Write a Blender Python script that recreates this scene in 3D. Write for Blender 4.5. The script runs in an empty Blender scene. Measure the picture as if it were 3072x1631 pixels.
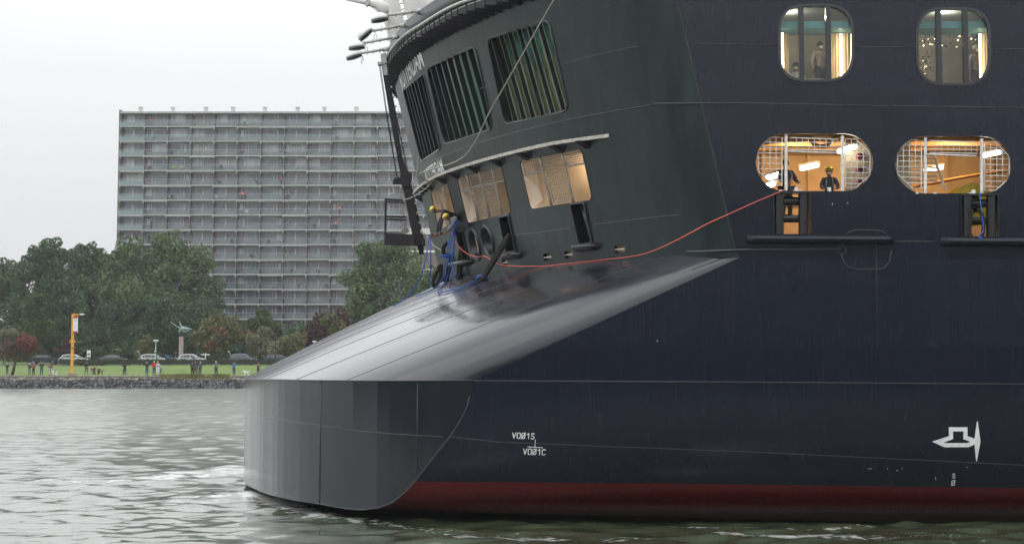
import bpy, bmesh, math, random
import numpy as np
from mathutils import Vector, Matrix
from mathutils.geometry import delaunay_2d_cdt
from mathutils.bvhtree import BVHTree
R = math.radians
S = bpy.context.scene
COL = S.collection
random.seed(7)

# ---------------------------------------------------------------- camera
F, U0, YP, TT, CH = 5000.0, 1536.0, 624.0, 0.0832, 4.7
TH = math.atan(TT); CT, ST = math.cos(TH), math.sin(TH)
cd = bpy.data.cameras.new('camera'); cam = bpy.data.objects.new('camera', cd); COL.objects.link(cam)
cam.location = (0, 0, CH); cam.rotation_euler = (math.pi/2+TH, 0, 0)
cd.sensor_width = 36; cd.lens = 36*F/3072; cd.shift_y = -(815.5-YP)/3072
cd.clip_start = 0.5; cd.clip_end = 6000
S.camera = cam
CAM = Vector((0, 0, CH))

# ---------------------------------------------------------------- sky, sun, exposure
SUN_EL, SUN_AZ = 50, 240          # soft light from the left behind the cloud
w = bpy.data.worlds.new('World'); S.world = w; w.use_nodes = True
nt = w.node_tree; nt.nodes.clear()
N = nt.nodes.new; L = nt.links.new
sky = N('ShaderNodeTexSky'); sky.sky_type = 'NISHITA'; sky.sun_disc = False
sky.sun_elevation = R(SUN_EL); sky.sun_rotation = R(SUN_AZ)
tc = N('ShaderNodeTexCoord'); sx = N('ShaderNodeSeparateXYZ'); L(tc.outputs['Generated'], sx.inputs[0])
ramp = N('ShaderNodeValToRGB'); L(sx.outputs['Z'], ramp.inputs[0])
cr = ramp.color_ramp; cr.elements[0].position = 0.0; cr.elements[0].color = (.72, .73, .765, 1)
cr.elements[1].position = 1.0; cr.elements[1].color = (.98, .99, 1.0, 1)
for p, c in ((.06, (.76, .765, .79)), (.14, (.885, .89, .90)), (.22, (.95, .952, .955)), (.45, (.97, .98, 1.0))):
    e = cr.elements.new(p); e.color = (*c, 1)
mp = N('ShaderNodeMapping'); L(tc.outputs['Generated'], mp.inputs[0]); mp.inputs['Scale'].default_value = (1, 1, 3.5)
nz = N('ShaderNodeTexNoise'); nz.inputs['Scale'].default_value = 1.6; nz.inputs['Detail'].default_value = 5
L(mp.outputs[0], nz.inputs[0])
mr = N('ShaderNodeMapRange'); mr.inputs['From Min'].default_value = .3; mr.inputs['From Max'].default_value = .7
mr.inputs['To Min'].default_value = 9.2; mr.inputs['To Max'].default_value = 9.9
L(nz.outputs['Fac'], mr.inputs['Value'])
zr_ = N('ShaderNodeMapRange'); zr_.inputs['From Min'].default_value = .16; zr_.inputs['From Max'].default_value = .42   # an overcast sky is brightest overhead
zr_.inputs['To Min'].default_value = 1.0; zr_.inputs['To Max'].default_value = 1.6; L(sx.outputs['Z'], zr_.inputs['Value'])
mu = N('ShaderNodeMath'); mu.operation = 'MULTIPLY'; L(mr.outputs[0], mu.inputs[0]); L(zr_.outputs[0], mu.inputs[1])
vm = N('ShaderNodeVectorMath'); vm.operation = 'SCALE'; L(ramp.outputs[0], vm.inputs[0]); L(mu.outputs[0], vm.inputs['Scale'])
mx = N('ShaderNodeMixRGB'); mx.inputs[0].default_value = .93
L(sky.outputs[0], mx.inputs[1]); L(vm.outputs[0], mx.inputs[2])
bg = N('ShaderNodeBackground'); bg.inputs['Strength'].default_value = .1
ow = N('ShaderNodeOutputWorld'); L(mx.outputs[0], bg.inputs[0]); L(bg.outputs[0], ow.inputs[0])
sd = bpy.data.lights.new('sun', 'SUN'); sun = bpy.data.objects.new('sun', sd); COL.objects.link(sun)
sd.energy = .6; sd.angle = R(60); sd.color = (1, .97, .93)
az = R(SUN_AZ); el = R(SUN_EL)
sv = Vector((math.sin(az)*math.cos(el), math.cos(az)*math.cos(el), math.sin(el)))
sun.rotation_euler = (-sv).to_track_quat('-Z', 'Y').to_euler(); sun.location = (0, 0, 80)
S.view_settings.view_transform = 'Standard'; S.view_settings.look = 'None'
S.view_settings.exposure = 0.15; S.view_settings.gamma = 1
S.cycles.max_bounces = 8; S.cycles.transparent_max_bounces = 16

# ---------------------------------------------------------------- pixel -> place (for measuring the photograph)
def slope(u, v):
    xc = (u-U0)/F; yc = -(v-YP)/F
    Dy = CT-ST*yc; Dz = ST+CT*yc
    return xc/Dy, Dz/Dy
def at(u, v, Y):
    a, b = slope(u, v); return Vector((a*Y, Y, CH+b*Y))
def atz(u, v, z):
    a, b = slope(u, v); Y = (z-CH)/b; return Vector((a*Y, Y, z))

# ---------------------------------------------------------------- materials
def mat(name, col, rough=.5, metal=0, var=0, vscale=3, bump=0, bscale=20, coat=0, spec=.5, emis=None, estr=0, island=0,
        stretch=(1, 1, 1), col2=None, alpha=None, detail=4):
    m = bpy.data.materials.new(name); m.use_nodes = True; t = m.node_tree; b = t.nodes['Principled BSDF']
    b.inputs['Base Color'].default_value = (*col, 1); b.inputs['Roughness'].default_value = rough
    b.inputs['Metallic'].default_value = metal; b.inputs['Specular IOR Level'].default_value = spec
    b.inputs['Coat Weight'].default_value = coat; b.inputs['Coat Roughness'].default_value = .08
    if emis: b.inputs['Emission Color'].default_value = (*emis, 1); b.inputs['Emission Strength'].default_value = estr
    if alpha is not None: b.inputs['Alpha'].default_value = alpha
    n = t.nodes.new; l = t.links.new
    co = None
    if var or bump or col2:
        tc = n('ShaderNodeTexCoord'); mp = n('ShaderNodeMapping'); mp.inputs['Scale'].default_value = stretch
        l(tc.outputs['Object'], mp.inputs[0]); co = mp.outputs[0]
    cur = None
    if var or col2:
        z = n('ShaderNodeTexNoise'); z.inputs['Scale'].default_value = vscale; z.inputs['Detail'].default_value = detail
        l(co, z.inputs[0])
        mx = n('ShaderNodeMixRGB')
        c2 = col2 or tuple(c*(1-var) for c in col); c1 = col if col2 else tuple(min(1, c*(1+var)) for c in col)
        mx.inputs[1].default_value = (*c2, 1); mx.inputs[2].default_value = (*c1, 1)
        rr = n('ShaderNodeMapRange'); rr.inputs[1].default_value = .32; rr.inputs[2].default_value = .68
        l(z.outputs['Fac'], rr.inputs[0]); l(rr.outputs[0], mx.inputs[0]); cur = mx.outputs[0]
    if island:
        g = n('ShaderNodeNewGeometry'); hs = n('ShaderNodeHueSaturation')
        rr = n('ShaderNodeMapRange'); rr.inputs[3].default_value = 1-island; rr.inputs[4].default_value = 1+island
        l(g.outputs['Random Per Island'], rr.inputs[0]); l(rr.outputs[0], hs.inputs['Value'])
        if cur: l(cur, hs.inputs['Color'])
        else: hs.inputs['Color'].default_value = (*col, 1)
        cur = hs.outputs[0]
    if cur: l(cur, b.inputs['Base Color'])
    if bump:
        z = n('ShaderNodeTexNoise'); z.inputs['Scale'].default_value = bscale; z.inputs['Detail'].default_value = 5; l(co, z.inputs[0])
        bp = n('ShaderNodeBump'); bp.inputs['Strength'].default_value = 1; bp.inputs['Distance'].default_value = bump
        l(z.outputs['Fac'], bp.inputs['Height']); l(bp.outputs[0], b.inputs['Normal'])
    return m
def glass_mat(name, tint, refl=.08, rough=.02, trans=.9):
    m = bpy.data.materials.new(name); m.use_nodes = True; t = m.node_tree; t.nodes.clear(); n = t.nodes.new; l = t.links.new
    o = n('ShaderNodeOutputMaterial'); g = n('ShaderNodeBsdfGlossy'); g.inputs['Roughness'].default_value = rough
    tr = n('ShaderNodeBsdfTransparent'); tr.inputs[0].default_value = (*tint, 1)
    fr = n('ShaderNodeFresnel'); fr.inputs[0].default_value = 1.5
    ad = n('ShaderNodeMath'); ad.operation = 'ADD'; ad.use_clamp = True; ad.inputs[1].default_value = refl; l(fr.outputs[0], ad.inputs[0])
    mx = n('ShaderNodeMixShader'); l(ad.outputs[0], mx.inputs[0]); l(tr.outputs[0], mx.inputs[1]); l(g.outputs[0], mx.inputs[2])
    l(mx.outputs[0], o.inputs[0]); return m

# ---------------------------------------------------------------- mesh builder
def wloc(o):
    p = Vector((0, 0, 0))
    while o: p += o.location; o = o.parent
    return p
def frame_of(d):
    d = d.normalized(); a = Vector((0, 0, 1)) if abs(d.z) < .9 else Vector((1, 0, 0))
    x = d.cross(a).normalized(); return x, d.cross(x).normalized()
class MB:
    def __init__(s): s.v = []; s.f = []
    def add(s, vs, fs):
        n = len(s.v); s.v += [tuple(p) for p in vs]; s.f += [tuple(i+n for i in f) for f in fs]; return s
    def box(s, x0, x1, y0, y1, z0, z1):
        return s.hexa([(x0, y0, z0), (x1, y0, z0), (x1, y1, z0), (x0, y1, z0), (x0, y0, z1), (x1, y0, z1), (x1, y1, z1), (x0, y1, z1)])
    def hexa(s, p): return s.add(p, [(0, 3, 2, 1), (4, 5, 6, 7), (0, 1, 5, 4), (1, 2, 6, 5), (2, 3, 7, 6), (3, 0, 4, 7)])
    def bar(s, a, b, w, h=None, up=(0, 0, 1)):
        a = Vector(a); b = Vector(b); h = h or w; d = (b-a).normalized(); up = Vector(up)
        if abs(d.dot(up)) > .98: up = Vector((0, 1, 0)) if abs(d.y) < .9 else Vector((1, 0, 0))
        x = d.cross(up).normalized()*w/2; y = x.normalized().cross(d).normalized()*h/2
        return s.hexa([a-x-y, a+x-y, a+x+y, a-x+y, b-x-y, b+x-y, b+x+y, b-x+y])
    def tube(s, path, r, n=8, closed=False, flat=1):
        P = [Vector(p) for p in path]; k = len(P); rs = r if isinstance(r, (list, tuple)) else [r]*k
        rings = []; X = None
        for i in range(k):
            if closed: d = P[(i+1) % k]-P[i-1]
            else: d = P[min(i+1, k-1)]-P[max(i-1, 0)]
            if d.length < 1e-9: d = Vector((0, 0, 1))
            d.normalize()
            if X is None: X, Yv = frame_of(d)
            else:
                X = X-d*X.dot(d)
                if X.length < 1e-6: X, _ = frame_of(d)
                X.normalize()
            Yv = d.cross(X)
            rings.append([P[i]+X*math.cos(2*math.pi*j/n)*rs[i]+Yv*math.sin(2*math.pi*j/n)*rs[i]*flat for j in range(n)])
        vs = [p for rg in rings for p in rg]; fs = []
        for i in range(k if closed else k-1):
            a = i*n; b = ((i+1) % k)*n
            for j in range(n): fs.append((a+j, a+(j+1) % n, b+(j+1) % n, b+j))
        if not closed: fs.append(tuple(reversed(range(n)))); fs.append(tuple(range((k-1)*n, k*n)))
        return s.add(vs, fs)
    def prism(s, poly, off):
        n = len(poly); off = Vector(off); a = [Vector(p) for p in poly]; b = [p+off for p in a]
        return s.add(a+b, [tuple(range(n)), tuple(reversed(range(n, 2*n)))]+[(i, i+n, (i+1) % n+n, (i+1) % n) for i in range(n)])
    def ring(s, outer, inner, off):      # flat frame with thickness between two equal-length outlines
        n = len(outer); off = Vector(off); o = [Vector(p) for p in outer]; i_ = [Vector(p) for p in inner]
        v = o+i_+[p+off for p in o]+[p+off for p in i_]; f = []
        for k in range(n):
            q = (k+1) % n
            f += [(k, q, n+q, n+k), (2*n+k, 3*n+k, 3*n+q, 2*n+q), (k, 2*n+k, 2*n+q, q), (n+k, n+q, 3*n+q, 3*n+k)]
        return s.add(v, f)
    def ell(s, c, r, nu=12, nv=8, rot=None, z0=-1.0):
        c = Vector(c); vs = []; fs = []
        a0 = math.asin(max(-1, z0))
        for i in range(nv+1):
            ph = a0+(math.pi/2-a0)*i/nv
            for j in range(nu):
                th = 2*math.pi*j/nu
                p = Vector((r[0]*math.cos(ph)*math.cos(th), r[1]*math.cos(ph)*math.sin(th), r[2]*math.sin(ph)))
                if rot: p = rot @ p
                vs.append(c+p)
        for i in range(nv):
            for j in range(nu): fs.append((i*nu+j, i*nu+(j+1) % nu, (i+1)*nu+(j+1) % nu, (i+1)*nu+j))
        if z0 > -1: fs.append(tuple(reversed(range(nu))))
        return s.add(vs, fs)
    def lathe(s, c, prof, n=12):
        c = Vector(c); vs = []; fs = []
        for r, z in prof:
            for j in range(n): vs.append(c+Vector((r*math.cos(2*math.pi*j/n), r*math.sin(2*math.pi*j/n), z)))
        for i in range(len(prof)-1):
            for j in range(n): fs.append((i*n+j, i*n+(j+1) % n, (i+1)*n+(j+1) % n, (i+1)*n+j))
        fs.append(tuple(reversed(range(n)))); fs.append(tuple(range((len(prof)-1)*n, len(prof)*n)))
        return s.add(vs, fs)
    def build(s, name, m, parent=None, smooth=False, local=False, bevel=0):
        me = bpy.data.meshes.new(name)
        if parent: off = Vector((0, 0, 0)) if local else wloc(parent)
        else:
            A = np.array(s.v); off = Vector((0, 0, 0)) if local else Vector(((A[:, 0].min()+A[:, 0].max())/2, (A[:, 1].min()+A[:, 1].max())/2, A[:, 2].min()))
        me.from_pydata([(p[0]-off.x, p[1]-off.y, p[2]-off.z) for p in s.v], [], s.f)
        me.materials.append(m)
        if smooth: me.polygons.foreach_set('use_smooth', [True]*len(me.polygons))
        me.update()
        o = bpy.data.objects.new(name, me); COL.objects.link(o)
        if parent: o.parent = parent
        else: o.location = off
        if smooth == 'auto': me.set_sharp_from_angle(angle=R(35))
        if bevel:
            b = o.modifiers.new('bevel', 'BEVEL'); b.width = bevel; b.segments = 2; b.limit_method = 'ANGLE'
        return o
def tag(o, label=None, cat=None, group=None, kind=None):
    if label: o['label'] = label
    if cat: o['category'] = cat
    if group: o['group'] = group
    if kind: o['kind'] = kind
    return o
def thing(name, label, cat, loc, group=None, rz=0):
    o = bpy.data.objects.new(name, None); COL.objects.link(o); o.location = loc; o.rotation_euler.z = rz
    o.empty_display_size = .2
    return tag(o, label, cat, group)
def copy_tree(o, parent=None):
    c = o.copy(); COL.objects.link(c)
    if parent: c.parent = parent
    for ch in [x for x in bpy.data.objects if x.parent == o]: copy_tree(ch, c)
    return c

# ---------------------------------------------------------------- 2-D shapes and holed surfaces
def pip(p, poly):
    x, y = p[0], p[1]; c = False; j = len(poly)-1
    for i in range(len(poly)):
        xi, yi = poly[i][0], poly[i][1]; xj, yj = poly[j][0], poly[j][1]
        if (yi > y) != (yj > y) and x < (xj-xi)*(y-yi)/(yj-yi)+xi: c = not c
        j = i
    return c
def rounded(corners, r, n=6):
    out = []; k = len(corners)
    for i in range(k):
        p = Vector(corners[i][:2]); a = Vector(corners[i-1][:2]); b = Vector(corners[(i+1) % k][:2])
        da = (a-p); db = (b-p); rr = min(r, da.length*.49, db.length*.49)
        p0 = p+da.normalized()*rr; p1 = p+db.normalized()*rr
        for j in range(n+1):
            t = j/n
            # circular-looking corner
            q = p0*(1-t)**2+p*2*t*(1-t)+p1*t*t; q2 = p0.lerp(p1, t)
            out.append(tuple(q*.86+(q+(p-q2)*.12)*.14))
    return out
def scale_poly(poly, d):
    A = [Vector(p) for p in poly]; n = len(A); out = []
    area = sum(A[i].x*A[(i+1) % n].y-A[(i+1) % n].x*A[i].y for i in range(n)); sg = 1 if area > 0 else -1
    for i in range(n):
        t = (A[(i+1) % n]-A[i-1]); nrm = Vector((t.y, -t.x))*sg
        if nrm.length < 1e-9: out.append(tuple(A[i])); continue
        out.append(tuple(A[i]+nrm.normalized()*d))
    return out
def holed(mb, outer, holes, step, fn, flip=False, gstep=None):
    pts = []; ed = []
    def addpoly(poly, st):
        st0 = len(pts); n = len(poly)
        for i in range(n):
            a = Vector(poly[i]); b = Vector(poly[(i+1) % n]); k = max(1, int((b-a).length/st))
            for j in range(k): pts.append(a.lerp(b, j/k))
        m = len(pts)-st0
        for i in range(m): ed.append((st0+i, st0+(i+1) % m))
    addpoly(outer, step)
    for h in holes: addpoly(h, step)
    xs = [p[0] for p in outer]; ys = [p[1] for p in outer]; g = gstep or step
    bnd = np.array([(p.x, p.y) for p in pts])
    nx = int((max(xs)-min(xs))/g)+1; ny = int((max(ys)-min(ys))/g)+1
    for i in range(nx+1):
        for j in range(ny+1):
            p = (min(xs)+i*g+.01, min(ys)+j*g+.01)
            if not pip(p, outer) or any(pip(p, h) for h in holes): continue
            if ((bnd-np.array(p))**2).sum(1).min() < (step*.35)**2: continue
            pts.append(Vector(p))
    v, e, f = delaunay_2d_cdt(pts, ed, [], 0, 1e-6)[:3]
    fs = []
    for t in f:
        c = (v[t[0]]+v[t[1]]+v[t[2]])/3
        if pip(c, outer) and not any(pip(c, h) for h in holes): fs.append(tuple(reversed(t)) if flip else tuple(t))
    mb.add([fn(p.x, p.y) for p in v], fs)
def reveal(mb, poly, f0, f1):
    a = [f0(*p) for p in poly]; b = [f1(*p) for p in poly]; n = len(poly)
    mb.add(a+b, [(i, (i+1) % n, (i+1) % n+n, i+n) for i in range(n)])
def catmull(P, n=6):
    P = [Vector(p) for p in P]; out = []
    for i in range(len(P)-1):
        p0 = P[i-1] if i else P[0]*2-P[1]; p1, p2 = P[i], P[i+1]; p3 = P[i+2] if i+2 < len(P) else P[-1]*2-P[-2]
        for j in range(n):
            t = j/n
            out.append(.5*((2*p1)+(p2-p0)*t+(2*p0-5*p1+4*p2-p3)*t*t+(3*p1-p0-3*p2+p3)*t**3))
    return out+[P[-1]]
def text_verts(txt, shear=0, spacing=1.0, bold=0):
    c = bpy.data.curves.new('t', 'FONT'); c.body = txt; c.size = 1; c.shear = shear; c.space_character = spacing; c.offset = bold
    c.resolution_u = 3
    o = bpy.data.objects.new('t', c); COL.objects.link(o)
    me = bpy.data.meshes.new_from_object(o.evaluated_get(bpy.context.evaluated_depsgraph_get()))
    vs = [(v.co.x, v.co.y) for v in me.vertices]; fs = [tuple(p.vertices) for p in me.polygons]
    bpy.data.objects.remove(o); bpy.data.curves.remove(c); bpy.data.meshes.remove(me)
    x0 = min(v[0] for v in vs); x1 = max(v[0] for v in vs); y0 = min(v[1] for v in vs); y1 = max(v[1] for v in vs)
    return [((a-x0)/(x1-x0), (b-y0)/(y1-y0)) for a, b in vs], fs
# ================================================================ SHIP
def hull_mat(name, red=False):
    m = bpy.data.materials.new(name); m.use_nodes = True; t = m.node_tree; b = t.nodes['Principled BSDF']; n = t.nodes.new; l = t.links.new
    g = n('ShaderNodeNewGeometry'); sp = n('ShaderNodeSeparateXYZ'); l(g.outputs['Position'], sp.inputs[0])
    z1 = n('ShaderNodeTexNoise'); z1.inputs['Scale'].default_value = .9; z1.inputs['Detail'].default_value = 6; l(g.outputs['Position'], z1.inputs[0])
    mA = n('ShaderNodeMixRGB'); mA.inputs[1].default_value = (.003, .006, .016, 1); mA.inputs[2].default_value = (.0055, .010, .024, 1)
    l(z1.outputs['Fac'], mA.inputs[0])
    # vertical run marks
    mp = n('ShaderNodeMapping'); mp.inputs['Scale'].default_value = (9, 9, .35); l(g.outputs['Position'], mp.inputs[0])
    z2 = n('ShaderNodeTexNoise'); z2.inputs['Scale'].default_value = 1.2; z2.inputs['Detail'].default_value = 4; l(mp.outputs[0], z2.inputs[0])
    mB = n('ShaderNodeMixRGB'); mB.blend_type = 'ADD'; l(mA.outputs[0], mB.inputs[1]); mB.inputs[2].default_value = (.006, .006, .007, 1)
    r2 = n('ShaderNodeMapRange'); r2.inputs[1].default_value = .52; r2.inputs[2].default_value = .75; r2.inputs[4].default_value = .7; l(z2.outputs['Fac'], r2.inputs[0]); l(r2.outputs[0], mB.inputs[0])
    col = mB.outputs[0]
    if red:
        a = n('ShaderNodeMath'); a.operation = 'MULTIPLY_ADD'; a.inputs[1].default_value = .013; l(sp.outputs['X'], a.inputs[0]); l(sp.outputs['Z'], a.inputs[2])
        c = n('ShaderNodeMath'); c.operation = 'LESS_THAN'; c.inputs[1].default_value = 1.07; l(a.outputs[0], c.inputs[0])
        z3 = n('ShaderNodeTexNoise'); z3.inputs['Scale'].default_value = 1.4; l(mp.outputs[0], z3.inputs[0])
        mR = n('ShaderNodeMixRGB'); mR.inputs[1].default_value = (.125, .003, .004, 1); mR.inputs[2].default_value = (.07, .003, .004, 1); l(z3.outputs['Fac'], mR.inputs[0])
        mC = n('ShaderNodeMixRGB'); l(c.outputs[0], mC.inputs[0]); l(col, mC.inputs[1]); l(mR.outputs[0], mC.inputs[2]); col = mC.outputs[0]
    if red:                          # near-black, less shiny band just above the water, fading upward
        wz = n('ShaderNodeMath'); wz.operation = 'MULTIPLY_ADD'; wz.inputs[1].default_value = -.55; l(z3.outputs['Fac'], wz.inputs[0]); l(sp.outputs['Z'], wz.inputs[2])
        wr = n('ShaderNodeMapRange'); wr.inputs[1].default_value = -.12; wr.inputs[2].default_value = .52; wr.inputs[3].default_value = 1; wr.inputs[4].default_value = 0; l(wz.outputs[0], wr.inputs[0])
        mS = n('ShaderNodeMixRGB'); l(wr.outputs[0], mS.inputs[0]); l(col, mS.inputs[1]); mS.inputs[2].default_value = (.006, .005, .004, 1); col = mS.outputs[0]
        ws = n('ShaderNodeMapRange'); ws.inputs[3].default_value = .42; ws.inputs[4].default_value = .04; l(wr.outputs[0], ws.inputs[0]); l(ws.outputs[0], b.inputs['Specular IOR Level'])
    cb = n('ShaderNodeCombineXYZ'); l(sp.outputs['X'], cb.inputs[0]); l(sp.outputs['Z'], cb.inputs[1])
    bk = n('ShaderNodeTexBrick'); bk.inputs['Scale'].default_value = 1; bk.inputs['Brick Width'].default_value = 7.4; bk.inputs['Row Height'].default_value = 2.35; bk.inputs['Mortar Size'].default_value = .012; bk.inputs['Mortar Smooth'].default_value = 1
    bk.inputs['Color1'].default_value = (.15, .15, .15, 1); bk.inputs['Color2'].default_value = (.85, .85, .85, 1); bk.inputs['Mortar'].default_value = (.5, .5, .5, 1); l(cb.outputs[0], bk.inputs['Vector'])
    hv = n('ShaderNodeHueSaturation'); hr = n('ShaderNodeMapRange'); hr.inputs[3].default_value = .86; hr.inputs[4].default_value = 1.18; l(bk.outputs['Color'], hr.inputs[0]); l(hr.outputs[0], hv.inputs['Value']); l(col, hv.inputs['Color']); col = hv.outputs[0]
    rg = n('ShaderNodeMapRange'); rg.inputs[3].default_value = .20; rg.inputs[4].default_value = .29; l(bk.outputs['Color'], rg.inputs[0])
    l(col, b.inputs['Base Color']); l(rg.outputs[0], b.inputs['Roughness'])
    b.inputs['Roughness'].default_value = .24; b.inputs['Specular IOR Level'].default_value = .42
    b.inputs['Coat Weight'].default_value = 0; b.inputs['Coat Roughness'].default_value = .15
    # plate waviness
    mq = n('ShaderNodeMapping'); mq.inputs['Scale'].default_value = (.45, .8, 1.5); l(g.outputs['Position'], mq.inputs[0])
    z4 = n('ShaderNodeTexNoise'); z4.inputs['Scale'].default_value = 1.0; z4.inputs['Detail'].default_value = 3; l(mq.outputs[0], z4.inputs[0])
    bp = n('ShaderNodeBump'); bp.inputs['Distance'].default_value = .010; bp.inputs['Strength'].default_value = .9; l(z4.outputs['Fac'], bp.inputs['Height'])
    z5 = n('ShaderNodeTexNoise'); z5.inputs['Scale'].default_value = 60; z5.inputs['Detail'].default_value = 3; l(g.outputs['Position'], z5.inputs[0])
    b2 = n('ShaderNodeBump'); b2.inputs['Distance'].default_value = .0012; l(z5.outputs['Fac'], b2.inputs['Height']); l(bp.outputs[0], b2.inputs['Normal'])
    l(b2.outputs[0], b.inputs['Normal'])
    return m
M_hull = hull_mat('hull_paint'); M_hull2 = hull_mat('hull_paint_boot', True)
M_tr = mat('transom_paint', (.010, .014, .021), .17, var=.25, vscale=.9, coat=.35, stretch=(3, 3, .5), bump=.0008, bscale=2)
M_ramp = mat('ramp_paint', (.012, .014, .024), .24, var=.2, vscale=1.2, coat=1.0, spec=.42, bump=.003, bscale=1.5, stretch=(.35, 2.2, 1)); M_ramp.node_tree.nodes['Principled BSDF'].inputs['Coat Weight'].default_value = .8
for _m in (M_ramp,): _m.node_tree.nodes['Principled BSDF'].inputs['Coat Roughness'].default_value = .17
for _m, _i in ((M_ramp, 1.5), (M_tr, 1.6)): _m.node_tree.nodes['Principled BSDF'].inputs['Coat IOR'].default_value = _i
_t2 = M_ramp.node_tree; _n = _t2.nodes.new('ShaderNodeTexNoise'); _n.inputs['Scale'].default_value = 1.3; _n.inputs['Detail'].default_value = 6
_tc = _t2.nodes.new('ShaderNodeTexCoord'); _mp = _t2.nodes.new('ShaderNodeMapping'); _mp.inputs['Scale'].default_value = (.3, 3.2, .3); _t2.links.new(_tc.outputs['Object'], _mp.inputs[0]); _t2.links.new(_mp.outputs[0], _n.inputs[0])
_r = _t2.nodes.new('ShaderNodeMapRange'); _r.inputs[1].default_value = .38; _r.inputs[2].default_value = .66; _r.inputs[3].default_value = .07; _r.inputs[4].default_value = .26; _t2.links.new(_n.outputs['Fac'], _r.inputs[0]); _t2.links.new(_r.outputs[0], _t2.nodes['Principled BSDF'].inputs['Coat Roughness'])
M_wall = mat('stern_paint', (.012, .022, .025), .36, var=.35, vscale=1.1, coat=.0, spec=.42, bump=.012, bscale=1.2, stretch=(2.2, 2.2, .35))
M_weld = mat('weld_bead', (.035, .042, .05), .35, coat=.3)
M_black = mat('black_steel', (.010, .011, .015), .35, var=.3, vscale=6, coat=.2)
M_blackm = mat('matt_black_steel', (.012, .011, .016), .6, var=.3, vscale=8)
M_frame = mat('window_frame_black', (.012, .014, .02), .25, coat=.5)
M_cream = mat('cream_lining', (.78, .64, .47), .5, var=.12, vscale=2)
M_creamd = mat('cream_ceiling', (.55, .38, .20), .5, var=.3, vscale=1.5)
M_floor = mat('deck_paint', (.12, .10, .08), .6, var=.3, vscale=2)
M_alu = mat('galvanised_bar', (.74, .73, .70), .45, 0, var=.2, vscale=12)
M_white = mat('white_paint', (.80, .80, .78), .45, var=.06, vscale=3)
M_letter = mat('white_lettering', (.93, .93, .94), .5, var=.12, vscale=9)
M_lightgrey = mat('pale_grey_steel', (.50, .50, .48), .45, var=.2, vscale=5)
M_brown = mat('brown_steel_deck', (.16, .09, .07), .6, var=.4, vscale=3)
M_copper = mat('ochre_pipe', (.42, .22, .07), .4, var=.3, vscale=5)
M_yellow = mat('yellow_helmet', (.80, .60, .03), .3, coat=.4)
M_lamp = mat('lit_tube', (1, 1, 1), .5, emis=(1, .93, .78), estr=9)
M_strip = mat('lit_strip', (1, 1, 1), .5, emis=(1, .80, .58), estr=9)
M_glass = glass_mat('clear_glass', (.80, .86, .83), .03)
M_glassg = glass_mat('green_glass', (.72, .84, .77), .05)

ship = thing('cruise_ship', 'huge navy blue passenger ship with a sloping stern and red waterline', 'ship', (6, 60, 0))
YC, ZB, ZW, ZT = 66.0, 7.25, 11.3, 15.6
# plan of the stern wall at height ZW, near corner to centreline
_h = [(5.2, 45.0), (4.72, 45.06), (4.05, 45.42), (3.35, 46.06), (2.2, 47.6), (.85, 49.8), (-.65, 53), (-1.69, 55.7), (-2.45, 58.1), (-3.0, 60.5), (-3.42, 62.8), (-3.68, 64.7), (-3.76, 66.0)]
half = catmull([(a, b, 0) for a, b in _h], 8)
full = half+[Vector((p.x, 2*YC-p.y, 0)) for p in reversed(half[:-1])]
cum = [0]
for i in range(1, len(full)): cum.append(cum[-1]+(full[i]-full[i-1]).length)
SMAX = cum[-1]; SMID = SMAX/2
import bisect
def rk(s):
    k = min(s, SMAX-s); return .22+.055*min(1, max(0, k/3.5)) - .03*min(1, max(0, (k-SMID*.55)/(SMID*.45)))
def W(s, z, off=0):
    s = max(0, min(SMAX-1e-6, s)); i = max(1, bisect.bisect_right(cum, s)); i = min(i, len(full)-1)
    t = (s-cum[i-1])/(cum[i]-cum[i-1]); p = full[i-1].lerp(full[i], t)
    d = (full[min(i+1, len(full)-1)]-full[max(i-2, 0)]).normalized(); nrm = Vector((-d.y, d.x, 0))   # outward
    if nrm.dot(Vector((p.x-20, p.y-YC, 0))) < 0: nrm = -nrm
    x = p.x-rk(s)*(z-ZW)
    return Vector((x, p.y, z))+nrm*off
def whit(u, v):                      # pixel -> (s, z) on the stern wall
    a, b = slope(u, v); lo, hi = 0.0, SMID
    for _ in range(50):
        m = (lo+hi)/2; i = W(m, CH)
        z = CH+b*i.y; p = W(m, z)
        if p.x > a*p.y: lo = m
        else: hi = m
    return lo, CH+b*W(lo, CH).y
def wquad(px, r): return rounded([whit(*p) for p in px], r)
# --- openings in the stern wall
LW = [wquad([(1210, 269), (1272, 219), (1323, 448), (1265, 486)], .32),
      wquad([(1280, 203), (1426, 137), (1479, 388), (1334, 435)], .38),
      wquad([(1461, 117), (1647, 58), (1708, 333), (1515, 375)], .34)]
OP = [wquad([(1292, 575), (1343, 550), (1371, 663), (1316, 692)], .12),
      wquad([(1371, 535), (1504, 496), (1535, 639), (1403, 670)], .22),
      wquad([(1558, 482), (1745, 447), (1778, 600), (1592, 628)], .22)]
SL = [wquad([(1370, 692), (1387, 684), (1407, 782), (1390, 786)], .05),
      wquad([(1501, 655), (1527, 648), (1547, 752), (1522, 756)], .05),
      wquad([(1715, 616), (1753, 611), (1776, 726), (1740, 731)], .05)]
def wellipse(u, v, du, dv, lean=.23, n=20):
    out = []
    for i in range(n):
        a = 2*math.pi*i/n; y = -math.cos(a)*dv; x = math.sin(a)*du+y*lean; out.append(whit(u+x, v+y))
    return out
EL = [wellipse(1425, 733, 12, 42), wellipse(1464, 724, 14, 42)]
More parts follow.
